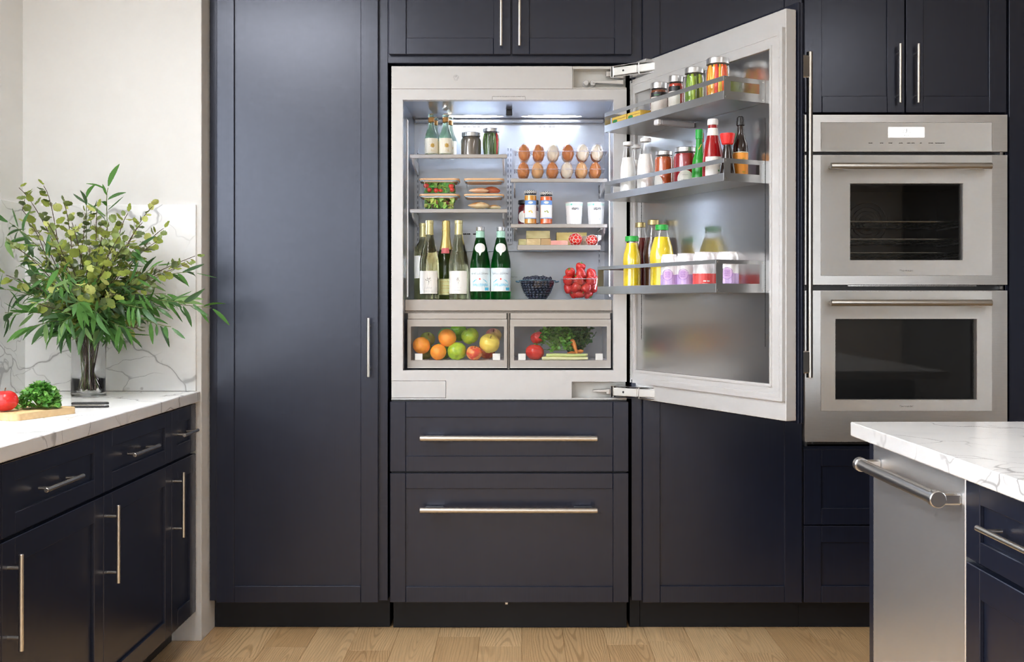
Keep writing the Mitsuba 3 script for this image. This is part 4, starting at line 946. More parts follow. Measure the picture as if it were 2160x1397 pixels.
cheese('tan rinded cheese wedge under the right end of the stacked block', 1141, 1161.5, 504, 520, 4.27, 0.10, C(190, 156, 110), C(168, 130, 88), 5)
cheese('yellow cheese block behind the netted balls', 1174, 1238, 491, 520, 4.345, 0.06, C(244, 226, 150), C(236, 212, 130), 6)
cheese('flat pink slice of cured meat in the shallow drawer', 1162.5, 1198, 508, 520, 4.262, 0.07, C(240, 196, 178), C(228, 160, 146), 7, 'cured meat', name='meat_slice')
mat('net_cream', C(240, 220, 204), 0.5); mat('salami', C(196, 44, 34), 0.3); mat('salami_pale', C(226, 216, 190), 0.35)
def netted(lb, px, d, r, m, sc=1.0):
    x = X(px, d); z = CZ + r * .94 + .0025
    t = thing('netted_cheese', lb, 'cheese ball', 'netted balls in the shallow drawer')
    put('ball', mv(ball(r, 3), x, d, z, s=(1, .9, .94)), m, True, t)
    ic = trimesh.creation.icosphere(1, 1.0)
    g = trimesh.Trimesh(ic.vertices, ic.faces); adj = g.face_adjacency; ctr = g.triangles_center / np.linalg.norm(g.triangles_center, axis=1, keepdims=True)
    ms = []
    for a, b in adj:
        p = [ctr[a] * (1 - q) + ctr[b] * q for q in (0, .5, 1)]; p = [q / np.linalg.norm(q) * r for q in p]
        ms.append(tube(p, 0.0011, 5, False))
    put('netting', mv(cat(*ms), x, d, z, s=(1.01, .91, .95), rz=.4, rx=.3), 'net_cream', True, t)
netted('red netted cheese ball, leftmost and largest in the shallow drawer', 1213.5, 4.264, 0.0275, 'salami')
netted('pale netted cheese ball between the red ones', 1233, 4.305, 0.0225, 'salami_pale')
netted('red netted cheese ball, second from the right in the drawer', 1248.5, 4.267, 0.0238, 'salami')

# ---------------------------------------------------------------- tall bottles on the bottom shelf
def wine(lb, px, d, z, slope=True):
    x = X(px, d); t = thing('wine_bottle', lb, 'wine bottle')
    if slope: out = [(0, .004), (.018, 0), (.036, 0), (.039, .004), (.039, .138), (.0375, .156), (.032, .185), (.024, .215), (.0178, .24), (.0152, .258), (.0145, .312), (0, .312)]
    else: out = [(0, .004), (.018, 0), (.035, 0), (.0375, .004), (.0375, .190), (.035, .206), (.026, .222), (.0178, .236), (.0150, .25), (.0145, .308), (0, .308)]
    put('glass', lathe(out, 40, x, d, z + E), 'wine_glass', 40, t)
    top = out[-1][1]
    put('foil', lathe([(.0157 + .0006, top - .055), (.0152 + .0006, top - .05), (.0152, top - .012), (.0162, top - .011), (.0162, top - .002), (.0152, top + .001), (0, top + .001)], 32, x, d, z + E), 'foil_pale', 35, t)
    return t, x
t, x = wine('white wine bottle with gold foil at the left front of the bottom shelf', 905.8, 4.19, BZ)
label_band(t, x, 4.19, BZ, 0.039, 0.022, 0.112, 1.05, 'paper_white', -.05)
def sprig(seed):
    r = np.random.default_rng(seed); ms = []
    for i in range(16):
        a = r.random() * 2 * PI; q = r.random() ** .5 * .011
        ms.append(mv(oval(.0035, .0035, .0002, 8), q * math.cos(a), 0, q * math.sin(a) * .8 + .004))
    ms += [mv(trimesh.creation.box((.0012, .0002, .012)), 0, -.0001, -.010), mv(trimesh.creation.box((.0045, .0002, .0018)), .002, -.0001, -.006)]
    return cat(*ms)
label_art(t, x, 4.19, BZ, .039, mv(sprig(1), z=.072), 'ink_grey', 0, 'emblem')
label_art(t, x, 4.19, BZ, .039, cat(*[mv(trimesh.creation.box((w, .0002, .0011)), 0, 0, q) for w, q in ((.03, .047), (.024, .043), (.036, .032))]), 'ink_pale')
t, x = wine('white wine bottle with gold foil between champagne and green water bottles', 967.5, 4.19, BZ)
label_band(t, x, 4.19, BZ, 0.039, 0.022, 0.112, 1.05, 'paper_white', -.05)
label_art(t, x, 4.19, BZ, .039, mv(sprig(2), z=.072, s=(.6, 1, 1)), 'ink_grey', 0, 'emblem')
label_art(t, x, 4.19, BZ, .039, cat(*[mv(trimesh.creation.box((w, .0002, .0011)), 0, 0, q) for w, q in ((.022, .047), (.03, .036))]), 'ink_pale')
t, x = wine('wine bottle standing behind at the far left of the bottom shelf', 893, 4.285, BZ, False)
label_band(t, x, 4.285, BZ, 0.0375, 0.085, 0.176, 1.0, 'paper_white', -.15)
# champagne
d = 4.255; x = X(941, d); t = thing('champagne_bottle', 'dark champagne bottle with gold foil neck between two wine bottles', 'champagne bottle')
out = [(0, .006), (.018, 0), (.040, 0), (.043, .005), (.043, .130), (.040, .155), (.031, .186), (.022, .215), (.0165, .245), (.0148, .27), (.0148, .311), (0, .311)]
put('glass', lathe(out, 40, x, d, BZ + E), 'dark_green_glass', 40, t)
pf = lambda z: np.interp(z, [q[1] for q in out[3:-1]], [q[0] for q in out[3:-1]])
put('foil', lathe([(pf(.200) + .0008, .200), (pf(.215) + .0008, .215), (pf(.245) + .0008, .245), (.0158, .272), (.0172, .276), (.0172, .282), (.0160, .286), (.0160, .312), (.0145, .3165), (0, .317)], 36, x, d, BZ + E), 'foil_gold', 40, t)
label_band(t, x, d, BZ, 0, .184, .206, .55, 'seal_pink', -.05, prof=lambda z: pf(z) + .0012, name='neck_seal')
label_band(t, x, d, BZ, .043, .018, .082, .9, 'label_olive', -.02)
label_art(t, x, d, BZ, .043, cat(*[mv(trimesh.creation.box((w, .0002, .0012)), 0, 0, q) for w, q in ((.05, .070), (.03, .056), (.036, .044), (.05, .028))]), 'ink_gold')
mat('seal_pink', C(196, 92, 96), 0.5); mat('label_olive', C(206, 206, 150), 0.5)
# sparkling water
for px, lb in ((1013, 'green sparkling water bottle, left of the two'), (1056.5, 'green sparkling water bottle, right of the two')):
    d = 4.195; x = X(px, d); t = thing('water_bottle', lb, 'water bottle', 'green sparkling water bottles')
    out = [(0, .006), (.018, 0), (.036, 0), (.0395, .005), (.0395, .135), (.038, .150), (.030, .190), (.0215, .228), (.0165, .248), (.0158, .272), (.0145, .277), (0, .277)]
    pw = lambda z: float(np.interp(z, [q[1] for q in out[3:-1]], [q[0] for q in out[3:-1]]))
    put('glass', lathe(out, 40, x, d, BZ + E), 'water_green', 40, t)
    put('cap', lathe([(.0160, .2715), (.0166, .273), (.0166, .285), (.0155, .2875), (0, .288)], 32, x, d, BZ + E), 'lid_silver', 35, t)
    label_band(t, x, d, BZ, 0, .2445, .2705, PI - .02, 'collar_teal', prof=lambda z: pw(z) + .0008, name='neck_label', face=0)
    label_band(t, x, d, BZ, .0395, .032, .124, 1.35, 'label_water')
    label_band(t, x, d, BZ, .0395, .0315, .034, 1.36, 'paper_white', name='label_edge', thick=.0008)
    m = fine(mv(oval(.046, .038, .0004), z=.203), .006)
    v = m.vertices; R = np.array([pw(q) for q in v[:, 2]]) + .0008
    a = v[:, 0] / R; rr = R - v[:, 1]; m.vertices = np.stack([rr * np.sin(a), -rr * np.cos(a), v[:, 2]], 1)
    put('medallion', mv(m, x, d, BZ + E), 'paper_white', parent=t)
    tip = mv(prism([(-.007, .188), (.007, .188), (.001, .172), (-.001, .172)], .0004), y=-.0004); v = tip.vertices; R = np.array([pw(q) for q in v[:, 2]]) + .0008
    a = v[:, 0] / R; rr = R - v[:, 1]; tip.vertices = np.stack([rr * np.sin(a), -rr * np.cos(a), v[:, 2]], 1)
    put('medallion_tip', mv(tip, x, d, BZ + E), 'paper_white', parent=t)
    text_on(t, x, d, BZ, .0395, 'S.PELLEGRINO', .0062, .0985, 'ink_navy', 0.02, False, .076)
    st = sg.Polygon([(math.sin(k * PI / 5) * (.0055 if k % 2 == 0 else .0023), math.cos(k * PI / 5) * (.0055 if k % 2 == 0 else .0023)) for k in range(10)])
    label_art(t, x, d, BZ, .0395, mv(prism(st, .0002), y=-.0002, z=.080), 'ink_red', 0, 'star')
    text_on(t, x, d, BZ, .0395, 'S.PELLEGRINO', .0085, .053, 'ink_blue', 0.05, True, .066, 'blue_lettering')
    label_art(t, x, d, BZ, .0395, cat(mv(trimesh.creation.box((.018, .0002, .011)), .030, 0, .041), *[mv(trimesh.creation.box((.012, .0002, .0022)), q, 0, zz, ry=s) for q, zz, s in ((-.026, .070, -.5), (.026, .070, .5), (-.018, .076, -.35), (.018, .076, .35))]), 'ink_blue', 0, 'blue_print')
mat('collar_teal', C(170, 214, 196), 0.45); mat('label_water', C(226, 240, 246), 0.45); mat('ink_navy', C(66, 72, 96), 0.5)

# ---------------------------------------------------------------- bowls of berries
d = 4.225; x = X(1133.5, d)
t = thing('berry_bowl', 'dark glass bowl with side handles heaped with blueberries', 'bowl')
bp = [(0, 0), (.034, 0), (.045, .010), (.058, .030), (.067, .053), (.0715, .0745), (.0735, .0755), (.0725, .0768)]
put('glass', lathe(bp, 48, x, d, BZ + E), 'bowl_blue', 40, t)
put('rim', lathe([(.0715, .0745), (.0738, .0752), (.0738, .0772), (.0715, .0772), (.0715, .0745)], 48, x, d, BZ + E), 'handle_blue', 40, t)
for s in (-1, 1):
    put('handle', mv(cat(tube([(s * .0712, -.016, .070), (s * .0845, -.012, .0715), (s * .0845, .012, .0715), (s * .0712, .016, .070)], .0032, 8)), x, d, BZ + E), 'handle_blue', True, t)
scene['bowl_blue'] = {'type': 'thindielectric', 'int_ior': 1.55, 'specular_transmittance': rgb([0.84, 0.88, 0.92])}
mat('handle_blue', C(86, 120, 140), 0.15, spec=0.6)
bf = lambda z: np.interp(z, [q[1] for q in bp], [q[0] for q in bp])
def f_blue(p, n, uv):
    return P.mix((0.012, 0.014, 0.026), (0.075, 0.085, 0.125), P.smoothstep(0.35, 0.75, P.fbm(p.x * 320, p.y * 320, p.z * 320, 2)))
mat('blueberry', P.proc(f_blue), 0.32, spec=0.55)
br_ = 0.0069; pts = []
for h in np.arange(.0092, .0755, .0098):
    R = bf(h) - br_ - .0030; n = int(2 * PI * R / .0142); o = rg.random() * 6
    for i in range(n): pts.append((R * math.cos(o + i * 2 * PI / n), R * math.sin(o + i * 2 * PI / n), h))
for R, h in ((.052, .078), (.038, .080), (.024, .082), (.010, .083)):
    n = int(2 * PI * R / .0150); o = rg.random() * 6
    for i in range(n): pts.append((R * math.cos(o + i * 2 * PI / n), R * math.sin(o + i * 2 * PI / n), h + rg.random() * .006))
bm = ball(br_, 2); bm.vertices[:, 2] *= .92
bm = cat(bm, mv(lathe([(.0022, .0064), (.0034, .0078), (.0026, .0066), (0, .0060)], 7)))
bsh = mikit.ply(bm, 'blueberry', True)
rg.shuffle(pts)
for q in pts[:292]:
    ky = num('blueberry')
    ax = rg.normal(size=3); ax /= np.linalg.norm(ax)
    scene[ky] = {**bsh, 'to_world': T().translate([float(x + q[0]), float(d + q[1]), float(BZ + E + q[2])]).rotate([float(a) for a in ax], float(rg.random() * 70))}
    tag(ky, 'dusty dark blueberry in the bowl with side handles', 'blueberry', 'blueberries in the dark bowl')
# strawberries
d2 = 4.225; x2 = X(1224.5, d2)
t = thing('berry_bowl', 'clear glass bowl heaped with strawberries beside the blueberries', 'bowl')
sp_ = [(0, 0), (.036, 0), (.052, .008), (.068, .026), (.0765, .047), (.0795, .066), (.080, .0805)]
put('glass', lathe(sp_, 48, x2, d2, BZ + E), 'box_glass', 40, t)
put('rim', lathe([(.0800, .0800), (.0812, .0806), (.0812, .0820), (.0798, .0822), (.0796, .0806), (.0800, .0800)], 48, x2, d2, BZ + E), 'glass_pale', 40, t)
put('foot', lathe([(.030, .0002), (.040, .0006), (.041, .0022), (.030, .0018)], 48, x2, d2, BZ + E), 'glass_pale', 40, t)
mat('glass_pale', C(205, 216, 226), 0.15, spec=0.7)
sf = lambda z: np.interp(z, [q[1] for q in sp_], [q[0] for q in sp_])
def f_straw(p, n, uv):
    a, b, c = P.voronoi(uv.x, uv.y)
    return P.mix((0.62, 0.30, 0.10), P.mix((0.52, 0.018, 0.020), (0.62, 0.040, 0.034), c), P.smoothstep(0.06, 0.14, a))
mat('strawberry_skin', P.proc(f_straw), 0.26, spec=0.55); mat('calyx_green', C(88, 140, 52), 0.5)
def strawberry():
    pr = [(0, 0), (.006, .0012), (.0115, .0075), (.0155, .016), (.0172, .024), (.0160, .0305), (.0115, .0345), (.005, .0355), (0, .035)]
    m = lathe(pr, 20); v = m.vertices
    uv = np.stack([np.arctan2(v[:, 1], v[:, 0]) * 3.2 / PI * 3, v[:, 2] / .0042], 1)
    m.vertices[:, 2] -= .018
    c = cat(*[mv(leaf(.012, .0055, .35, 3), 0, 0, .0178, rz=a) for a in np.arange(0, 2 * PI, .8)], tube([(0, 0, .017), (.001, 0, .0235)], .0012, 5))
    return mikit.ply(m, 'strawberry_skin', True, uv=uv), mikit.ply(c, 'calyx_green', True)
sb, sc_ = strawberry()
spts = []
for h, rr_, n in ((.025, .027, 4), (.046, .050, 7), (.052, .010, 1), (.076, .054, 7), (.080, .012, 1)):
    for i in range(n):
        a = -PI / 2 + .4 + i * 2 * PI / n + h * 40; spts.append((rr_ * math.cos(a), rr_ * math.sin(a), h))
for a, rr_, h in ((-2.55, .050, .103), (-1.6, .047, .105), (-.7, .050, .103), (.3, .048, .102), (1.5, .046, .104), (2.6, .048, .102), (-1.75, .008, .125)):
    spts.append((rr_ * math.cos(a), rr_ * math.sin(a), h))
lbl = []
for i, q in enumerate(spts):
    ky = thing('strawberry', 'red strawberry heaped in the clear glass bowl' if q[2] < .12 else 'topmost red strawberry of the heap in the clear bowl', 'strawberry', 'strawberries in the clear bowl')
    ang = rg.random(3) * 360
    if q[2] > .09: ang = np.array([30 * rg.normal() + (150 if rg.random() < .5 else 20), 0, rg.random() * 360])
    tw = T().translate([float(x2 + q[0]), float(d2 + q[1]), float(BZ + E + q[2])]).rotate([0, 0, 1], float(ang[2])).rotate([1, 0, 0], float(ang[0])).scale(1.16)
    scene[ky + '__body'] = {**sb, 'to_world': tw}; scene[ky + '__calyx'] = {**sc_, 'to_world': tw}
# ---------------------------------------------------------------- fruit in the left crisper
def fruit_mesh(kind, r, seed):
    m = ball(1, 3); v = m.vertices.copy(); th = np.arctan2(v[:, 1], v[:, 0]); z = v[:, 2].copy(); q = np.hypot(v[:, 0], v[:, 1])
    n = meshkit.fbm(v * 1.5 + seed, 2, seed) - .5
    if kind == 'apple':
        s = 1 + 0.03 * np.cos(5 * th) * (z < 0) + n * .06
        v = v * s[:, None]; dip = np.exp(-(q / .26) ** 2); v[:, 2] -= np.where(z > 0, .34, -.22) * dip
        v[:, :2] *= (1 + .07 * z)[:, None]; v[:, 2] *= .92
    elif kind == 'tomato':
        s = 1 + .025 * np.cos(6 * th) * q + n * .05
        v = v * s[:, None]; dip = np.exp(-(q / .3) ** 2); v[:, 2] -= np.where(z > 0, .2, -.1) * dip; v[:, 2] *= .84
    else:
        v = v * (1 + n * .03)[:, None]; dip = np.exp(-(q / .16) ** 2); v[:, 2] -= np.where(z > 0, .06, 0) * dip; v[:, 2] *= .96
    m.vertices = v * r; return m
def skin(c1, c2, seed, f=2.0, lo=.4, hi=.65, side=None, streak=0):
    def fn(v):
        u = v / np.abs(v).max(); t = sstep(lo, hi, meshkit.fbm(u * f + seed, 3, seed))
        if side is not None: t = sstep(-.1, .75, u @ np.asarray(side) + (meshkit.fbm(u * 5 + seed, 3, seed) - .5) * .8)
        return lerp(c1, c2, t)
    return fn
stem_m = tube([(0, 0, 0), (.0005, 0, .006), (.0025, 0, .014)], [.0016, .0012, .0017], 6)
mat('stem_brown', C(92, 66, 40), 0.7)
def fruit(name, lb, cat_, kind, px, py, d, dia, c1, c2, seed, tilt=(0, 0), side=None, group=None, m_='vc_gloss', z=None):
    r = dia * d / F / 2; p = at(px, py, d)
    t = thing(name, lb, cat_, group)
    m = fruit_mesh(kind, r / 1.0, seed); c = col(m, skin(c1, c2, seed, side=side))
    R = dict(rx=tilt[0], ry=tilt[1], rz=seed)
    if z is not None: p[2] = z + r * {'apple': .87, 'tomato': .83, 'orange': .955}[kind]
    k = put('flesh' if False else 'skin', mv(m, *p, **R), 'orange_peel' if kind == 'orange' else m_, True, t, color=c)
    if kind == 'apple': put('stem', mv(mv(stem_m, z=r * .56), *p, **R), 'stem_brown', True, t)
    if kind == 'orange': put('stem_end', mv(lathe([(0, .0012), (.0022, .001), (.003, -.001)], 10, z=r * .90), *p, **R), 'calyx_green', True, t)
    if kind == 'tomato': put('calyx', mv(cat(*[mv(leaf(r * .62, r * .17, .4, 3), 0, 0, r * .66, rz=a) for a in np.arange(0, 6.2, 1.05)], mv(stem_m, z=r * .62)), *p, **R), 'calyx_green', True, t)
    return t
def f_peelb(p, n, uv): return P.noise(p.x * 700, p.y * 700, p.z * 700)
scene['orange_peel'] = {'type': 'twosided', 'bsdf': {'type': 'bumpmap', 'scale': 0.0006, 'arbitrary': P.proc(f_peelb, 3e-4), 'bsdf': {'type': 'principled', 'base_color': VC, 'roughness': 0.34, 'specular': 0.5}}}
OR1, OR2 = C(250, 160, 34), C(246, 144, 24)
GA1, GA2 = C(182, 204, 50), C(150, 188, 42)
TZ = TRAY + .0004
fruit('orange', 'orange lying at the far left behind the crisper window', 'orange', 'orange', 889, 729, 4.155, 37, OR1, OR2, 1, (.6, .2))
fruit('orange', 'orange on the drawer floor, second from the left', 'orange', 'orange', 924.5, 742, 4.15, 34.5, OR1, OR2, 2, (-.4, .5), z=TZ)
fruit('orange', 'highest orange, resting on top of the fruit in the crisper', 'orange', 'orange', 943.5, 713, 4.165, 38.5, OR1, OR2, 3, (.5, -.4))
fruit('apple', 'large green apple on the drawer floor in the middle', 'apple', 'apple', 964, 739, 4.165, 40, GA1, GA2, 4, (.55, -.5), z=TZ)
fruit('apple', 'green apple sitting upright above the red one', 'apple', 'apple', 991.5, 709, 4.195, 37, GA1, GA2, 5, (.5, .0))
fruit('apple', 'red apple on the drawer floor', 'apple', 'apple', 1000, 743, 4.15, 33, C(214, 70, 52), C(232, 150, 80), 6, (.2, .2), z=TZ)
fruit('apple', 'yellow apple with a red cheek at the right of the crisper', 'apple', 'apple', 1032.5, 725, 4.16, 43, C(240, 214, 84), C(206, 66, 34), 7, (.5, -.25), side=(.85, .2, -.35))
fruit('apple', 'pale green apple behind the highest orange', 'apple', 'apple', 943, 709, 4.255, 38, C(150, 200, 120), C(120, 180, 80), 8, (.2, .3))
fruit('apple', 'bright green apple at the back between the pale one and the upright one', 'apple', 'apple', 967, 702, 4.305, 38, C(150, 200, 40), C(130, 190, 40), 9, (.9, .6))
fruit('apple', 'olive green apple behind the far left orange', 'apple', 'apple', 902, 716, 4.245, 32, C(150, 160, 60), C(172, 150, 60), 10, (-.6, .1))
fruit('apple', 'green-brown apple under the far left orange', 'apple', 'apple', 899, 744, 4.235, 34, C(130, 130, 40), C(150, 140, 50), 11, (.8, .1), z=TZ)
fruit('apple', 'pink and yellow apple at the back right of the crisper', 'apple', 'apple', 1041, 709, 4.255, 34, C(224, 130, 120), C(238, 200, 110), 12, (.5, .3), side=(.8, -.1, .2))
fruit('apple', 'dark red apple at the back right corner on the drawer floor', 'apple', 'apple', 1026, 745, 4.26, 36, C(190, 56, 34), C(214, 110, 50), 13, (1.1, .3), z=TZ)
fruit('apple', 'green apple on the drawer floor at the back, seen between the oranges', 'apple', 'apple', 935, 743, 4.26, 38, C(120, 160, 50), C(100, 140, 40), 14, (.3, .3), z=TZ)
# vegetables in the right crisper
TR1, TR2 = C(206, 52, 40), C(196, 40, 32)
fruit('tomato', 'large red tomato standing on the drawer floor behind the right crisper window', 'tomato', 'tomato', 1128, 745, 4.16, 39, TR1, TR2, 15, (.25, .1), z=TZ)
fruit('tomato', 'smaller red tomato on top of the large one', 'tomato', 'tomato', 1134.5, 713, 4.185, 31, C(200, 70, 70), TR2, 16, (.3, .2))
def sprigs(rg, n, base, spread, height, leaf_l, cols, lean=(0, 0), stalk_c=C(96, 140, 60), per=9, fan=1.0, lobes=.35):
    """bunch of fine stalks carrying small lobed leaves -> (stalks, (leaves, colours))"""
    st, lv = [], []
    for i in range(n):
        a = rg.random() * 2 * PI; q = rg.random() ** .6
        tip = np.array([math.cos(a) * q * spread[0] + lean[0] * height, math.sin(a) * q * spread[1] + lean[1] * height, height * (1 - .45 * q * fan + .2 * (rg.random() - .5))])
        b0 = np.array([tip[0] * .12, tip[1] * .12, 0])
        mid = (b0 + tip) / 2 + np.array([0, 0, height * .12])
        tt = np.linspace(0, 1, 6)[:, None]; pts = b0 * (1 - tt) ** 2 + mid * 2 * tt * (1 - tt) + tip * tt ** 2
        st.append(tube(pts, np.linspace(.0011, .0006, 6), 5))
        for j in range(per):
            tt = .15 + .85 * rg.random(); p = b0 * (1 - tt) ** 2 + mid * 2 * tt * (1 - tt) + tip * tt ** 2
            m = leaf(leaf_l * (.7 + .6 * rg.random()), leaf_l * (.55 + .3 * rg.random()), .4 * rg.random(), 4, lobes, .3)
            m = mv(m, 0, 0, 0, rz=rg.random() * 6.3, ry=-.9 + 1.1 * rg.random(), rx=rg.normal() * .5); m.vertices += p
            lv.append((m, flat(m, cols[rg.integers(0, len(cols))]) * (.75 + .5 * rg.random())))
    s = cat(*st); s.vertices += base; l, c = join(lv); l.vertices += base
    return s, l, c
def clampbox(m, lo, hi): m.vertices = np.clip(m.vertices, lo, hi); return m
rg = np.random.default_rng(21)
PG = [C(74, 128, 46), C(58, 110, 38), C(98, 150, 58), C(48, 92, 34), C(116, 168, 72)]
def bunch(lb, name, cat_, px, d, z, n, spread, height, ll, cols, lean=(0, 0), per=9, box=None, **k):
    t = thing(name, lb, cat_)
    s, l, c = sprigs(rg, n, (X(px, d), d, z), spread, height, ll, cols, lean, per=per, **k)
    if box is not None: s, l = clampbox(s, *box), clampbox(l, *box)
    put('stalks', s, 'stalk_green', True, t); kk = put('leaves', l, 'vc_leaf', True, t, color=c); tag(kk, kind='stuff')
    return t
def herb_heap(lb, px, d, z, n, rx, ry, h, ll, cols, box=None, x=None):
    t = thing('parsley_bunch', lb, 'parsley'); x = X(px, d) if x is None else x
    lv, st = [], []
    for i in range(n):
        a = rg.random() * 2 * PI; q = rg.random() ** .45; e = rg.random() ** .7 * PI / 2
        u = np.array([math.cos(a) * math.cos(e) * rx, math.sin(a) * math.cos(e) * ry, math.sin(e) * h]) * (.55 + .45 * q)
        u[2] = max(u[2], .004)
        for k in (-.7, 0, .7):
            m = leaf(ll * (.7 + .5 * rg.random()), ll * (.5 + .3 * rg.random()), .4 * rg.random(), 4, .45, .35)
            o = math.atan2(u[1], u[0]) + k + rg.normal() * .5
            m = mv(m, ry=-1.2 + 1.8 * rg.random(), rx=rg.normal() * .6); m = mv(m, rz=o); m.vertices += u + (x, d, z)
            lv.append((m, flat(m, cols[rg.integers(0, len(cols))]) * (.75 + .5 * rg.random())))
        if i % 2 == 0: st.append(tube([(x + u[0] * .1, d + u[1] * .1, z + .003), (x + u[0] * .6, d + u[1] * .6, z + u[2] * .75), u + (x, d, z)], .0008, 5))
    l, c = join(lv); s = cat(*st)
    lo, hi = box if box is not None else (np.array([-9, -9, z]), np.array([9, 9, 9]))
    put('stalks', clampbox(s, lo, hi), 'stalk_green', True, t); kk = put('leaves', clampbox(l, lo, hi), 'vc_leaf', True, t, color=c); tag(kk, kind='stuff')
mat('stalk_green', C(120, 160, 74), 0.5)
BOX = (np.array([X(1086, 4.16), 4.118, TZ]), np.array([X(1270, 4.30), 4.425, 1.1800]))
BOXL = (BOX[0] + (0, 0, .030), BOX[1])
herb_heap('leafy parsley bunch in the middle of the right crisper', 1172, 4.19, TZ + .032, 230, .080, .045, .108, .021, PG, BOXL)
bunch('dark curly kale bunch at the back right of the crisper', 'kale_bunch', 'kale', 1218, 4.26, TZ + .01, 60, (.075, .05), .15, .024, [C(44, 82, 48), C(56, 102, 56), C(38, 70, 40), C(76, 124, 70)], (0, 0), box=(BOX[0] + (0.07, .07, 0.004), BOX[1]), lobes=.5)
mat('celery_green', C(196, 208, 130), 0.35); mat('celery_pale', C(224, 222, 170), 0.4)
t = thing('celery', 'pale green celery stalks lying on the drawer floor', 'celery')
for i in range(5):
    y0 = 4.128 + .012 * (i % 3); z0 = TZ + .0065 + .0125 * (i // 3); x0, x1 = X(1143 + 3 * i, 4.13), X(1240 - 4 * (i % 2), 4.13)
    sect = sg.Polygon([(math.cos(a) * .0075, math.sin(a) * .006) for a in np.linspace(0, 2 * PI, 14)[:-1]])
    pts = [(x0, y0, z0 + .0), (x0 + .04, y0 + .002, z0 + .001), (x0 + .1, y0, z0), (x1, y0 + .004, z0 + .001)]
    put('stalk', tube(pts, [.0068, .0066, .0058, .0056], 9), 'celery_green' if i % 2 else 'celery_pale', True, t)
def f_carrot(p, n, uv): return P.mix((0.70, 0.20, 0.03), (0.80, 0.28, 0.05), P.noise(p.x * 40, p.y * 40, p.z * 400))
mat('carrot_skin', P.proc(f_carrot), 0.4)
for lb, p0, p1, r in (('orange carrot standing upright among the greens', (1218, 748, 4.165), (1206, 716, 4.175), .0105), ('second carrot lying behind the celery', (1196, 745, 4.17), (1230, 741, 4.19), .0085)):
    t = thing('carrot', lb, 'carrot'); a, b = at(*p0), at(*p1)
    tt = np.linspace(0, 1, 9)[:, None]
    put('root', tube(a * (1 - tt) + b * tt, np.interp(tt[:, 0], [0, .08, .5, .95, 1], [.001, .45 * r, .85 * r, r, .5 * r]), 12), 'carrot_skin', True, t)
t = thing('cucumber', 'dark green cucumber leaning upright at the back of the right crisper', 'cucumber')
a, b = at(1204, 745, 4.34), at(1204, 693, 4.34)
put('body', tube([a + (b - a) * q for q in (0, .04, .12, .5, .88, .96, 1)], [.006, .013, .0175, .0185, .0175, .013, .006], 16), 'cucumber_skin', True, t)
mat('cucumber_skin', C(36, 62, 30), 0.35)

# ---------------------------------------------------------------- the door's bottles and jars
def dpos(px, n, rack):
    s = door_s(px, n); p = door_pt(s, n); return p[0], p[1], RACKS[rack][1], p[1] / F, s
def dz(py, d): return Z(py, d)
# upper rack
for lb, p0, p1, py in (('yellow carton with a green mark at the left end of the top door rack', 1308, 1338, 246), ('yellow carton lying beside the first one on the top door rack', 1340.5, 1368, 237)):
    n = -.115; sa, sb = door_s(p0, n), door_s(p1, n); lo, hi = min(sa, sb), max(sa, sb)
    d = door_pt((lo + hi) / 2, n)[1]; ztop = dz(py, d)
    t = thing('food_carton', lb, 'carton', 'yellow cartons on the top door rack')
    put('box', bx(lo, hi, -.150, -.07, RACKS['upper'][1] + E, ztop, 0.001), 'carton_yellow', parent=t, M=MD)
    put('logo', mv(prism(oval_poly := [(.016 * math.cos(a), .006 * math.sin(a)) for a in np.linspace(0, 2 * PI, 20)[:-1]], .0004), lo + .022, -.1506, ztop - .016), 'ink_green', parent=t, M=MD)
    put('stripe', bx(lo + .003, hi - .003, -.1505, -.1501, ztop - .012, ztop - .009, 0), 'ink_goldbrown', parent=t, M=MD)
mat('carton_yellow', C(226, 190, 84), 0.5); mat('ink_goldbrown', C(190, 146, 50), 0.5); mat('sauce_brown', C(112, 58, 30), 0.25); mat('sauce_red', C(178, 52, 30), 0.25); mat('brine_green', C(120, 150, 40), 0.25); mat('brine_red', C(214, 90, 30), 0.25)
mat('sauce_orange', C(184, 84, 36), 0.22); mat('jam_red', C(146, 18, 30), 0.2)
def djar(lb, rack, n, p0, p1, ptop, content, **k):
    pc = (p0 + p1) / 2; x, y, z, f, s = dpos(pc, n, rack); r = (p1 - p0) * f / 2
    h = dz(ptop, y) - z
    return jar(lb, 'jar', x, y, z, r, h, content, **k), x, y, z, r, h
j, x, y, z, r, h = djar('brown sauce jar with white label and silver lid on the top door rack', 'upper', -.085, 1371, 1409, 176.5, 'sauce_brown', lid_h=.019, neck=None)
label_band(j, x, y, z, r, .012, h - .052, 1.05, 'paper_white', -.1); label_band(j, x, y, z, r, h - .0515, h - .036, 1.05, 'lid_black', -.1, name='label_head')
label_art(j, x, y, z, r, mv(oval(.022, .014, .0002), z=.028), 'ink_tan', .1); label_art(j, x, y, z, r, mv(trimesh.creation.box((.02, .0003, .002)), 0, 0, h - .046), 'ink_green', -.4)
j, x, y, z, r, h = djar('red tomato sauce jar with a picture label on the top door rack', 'upper', -.085, 1409.5, 1442, 161.5, 'sauce_red', lid_h=.020, rl=None)
label_band(j, x, y, z, r, .012, h - .055, .85, 'paper_white', -.45); label_band(j, x, y, z, r, h - .0545, h - .038, .85, 'lid_black', -.45, name='label_head')
label_art(j, x, y, z, r, cat(mv(oval(.012, .012, .0002), -.003, 0, .030), mv(oval(.010, .010, .0002), .006, 0, .024)), 'ink_red', -.35)
mat('ink_tan', C(206, 178, 130), 0.6)
j, x, y, z, r, h = djar('jar of green peppers with silver lid on the top door rack', 'upper', -.085, 1443, 1486, 145, 'brine_green', lid_h=.017, core=.74, fill=.9)
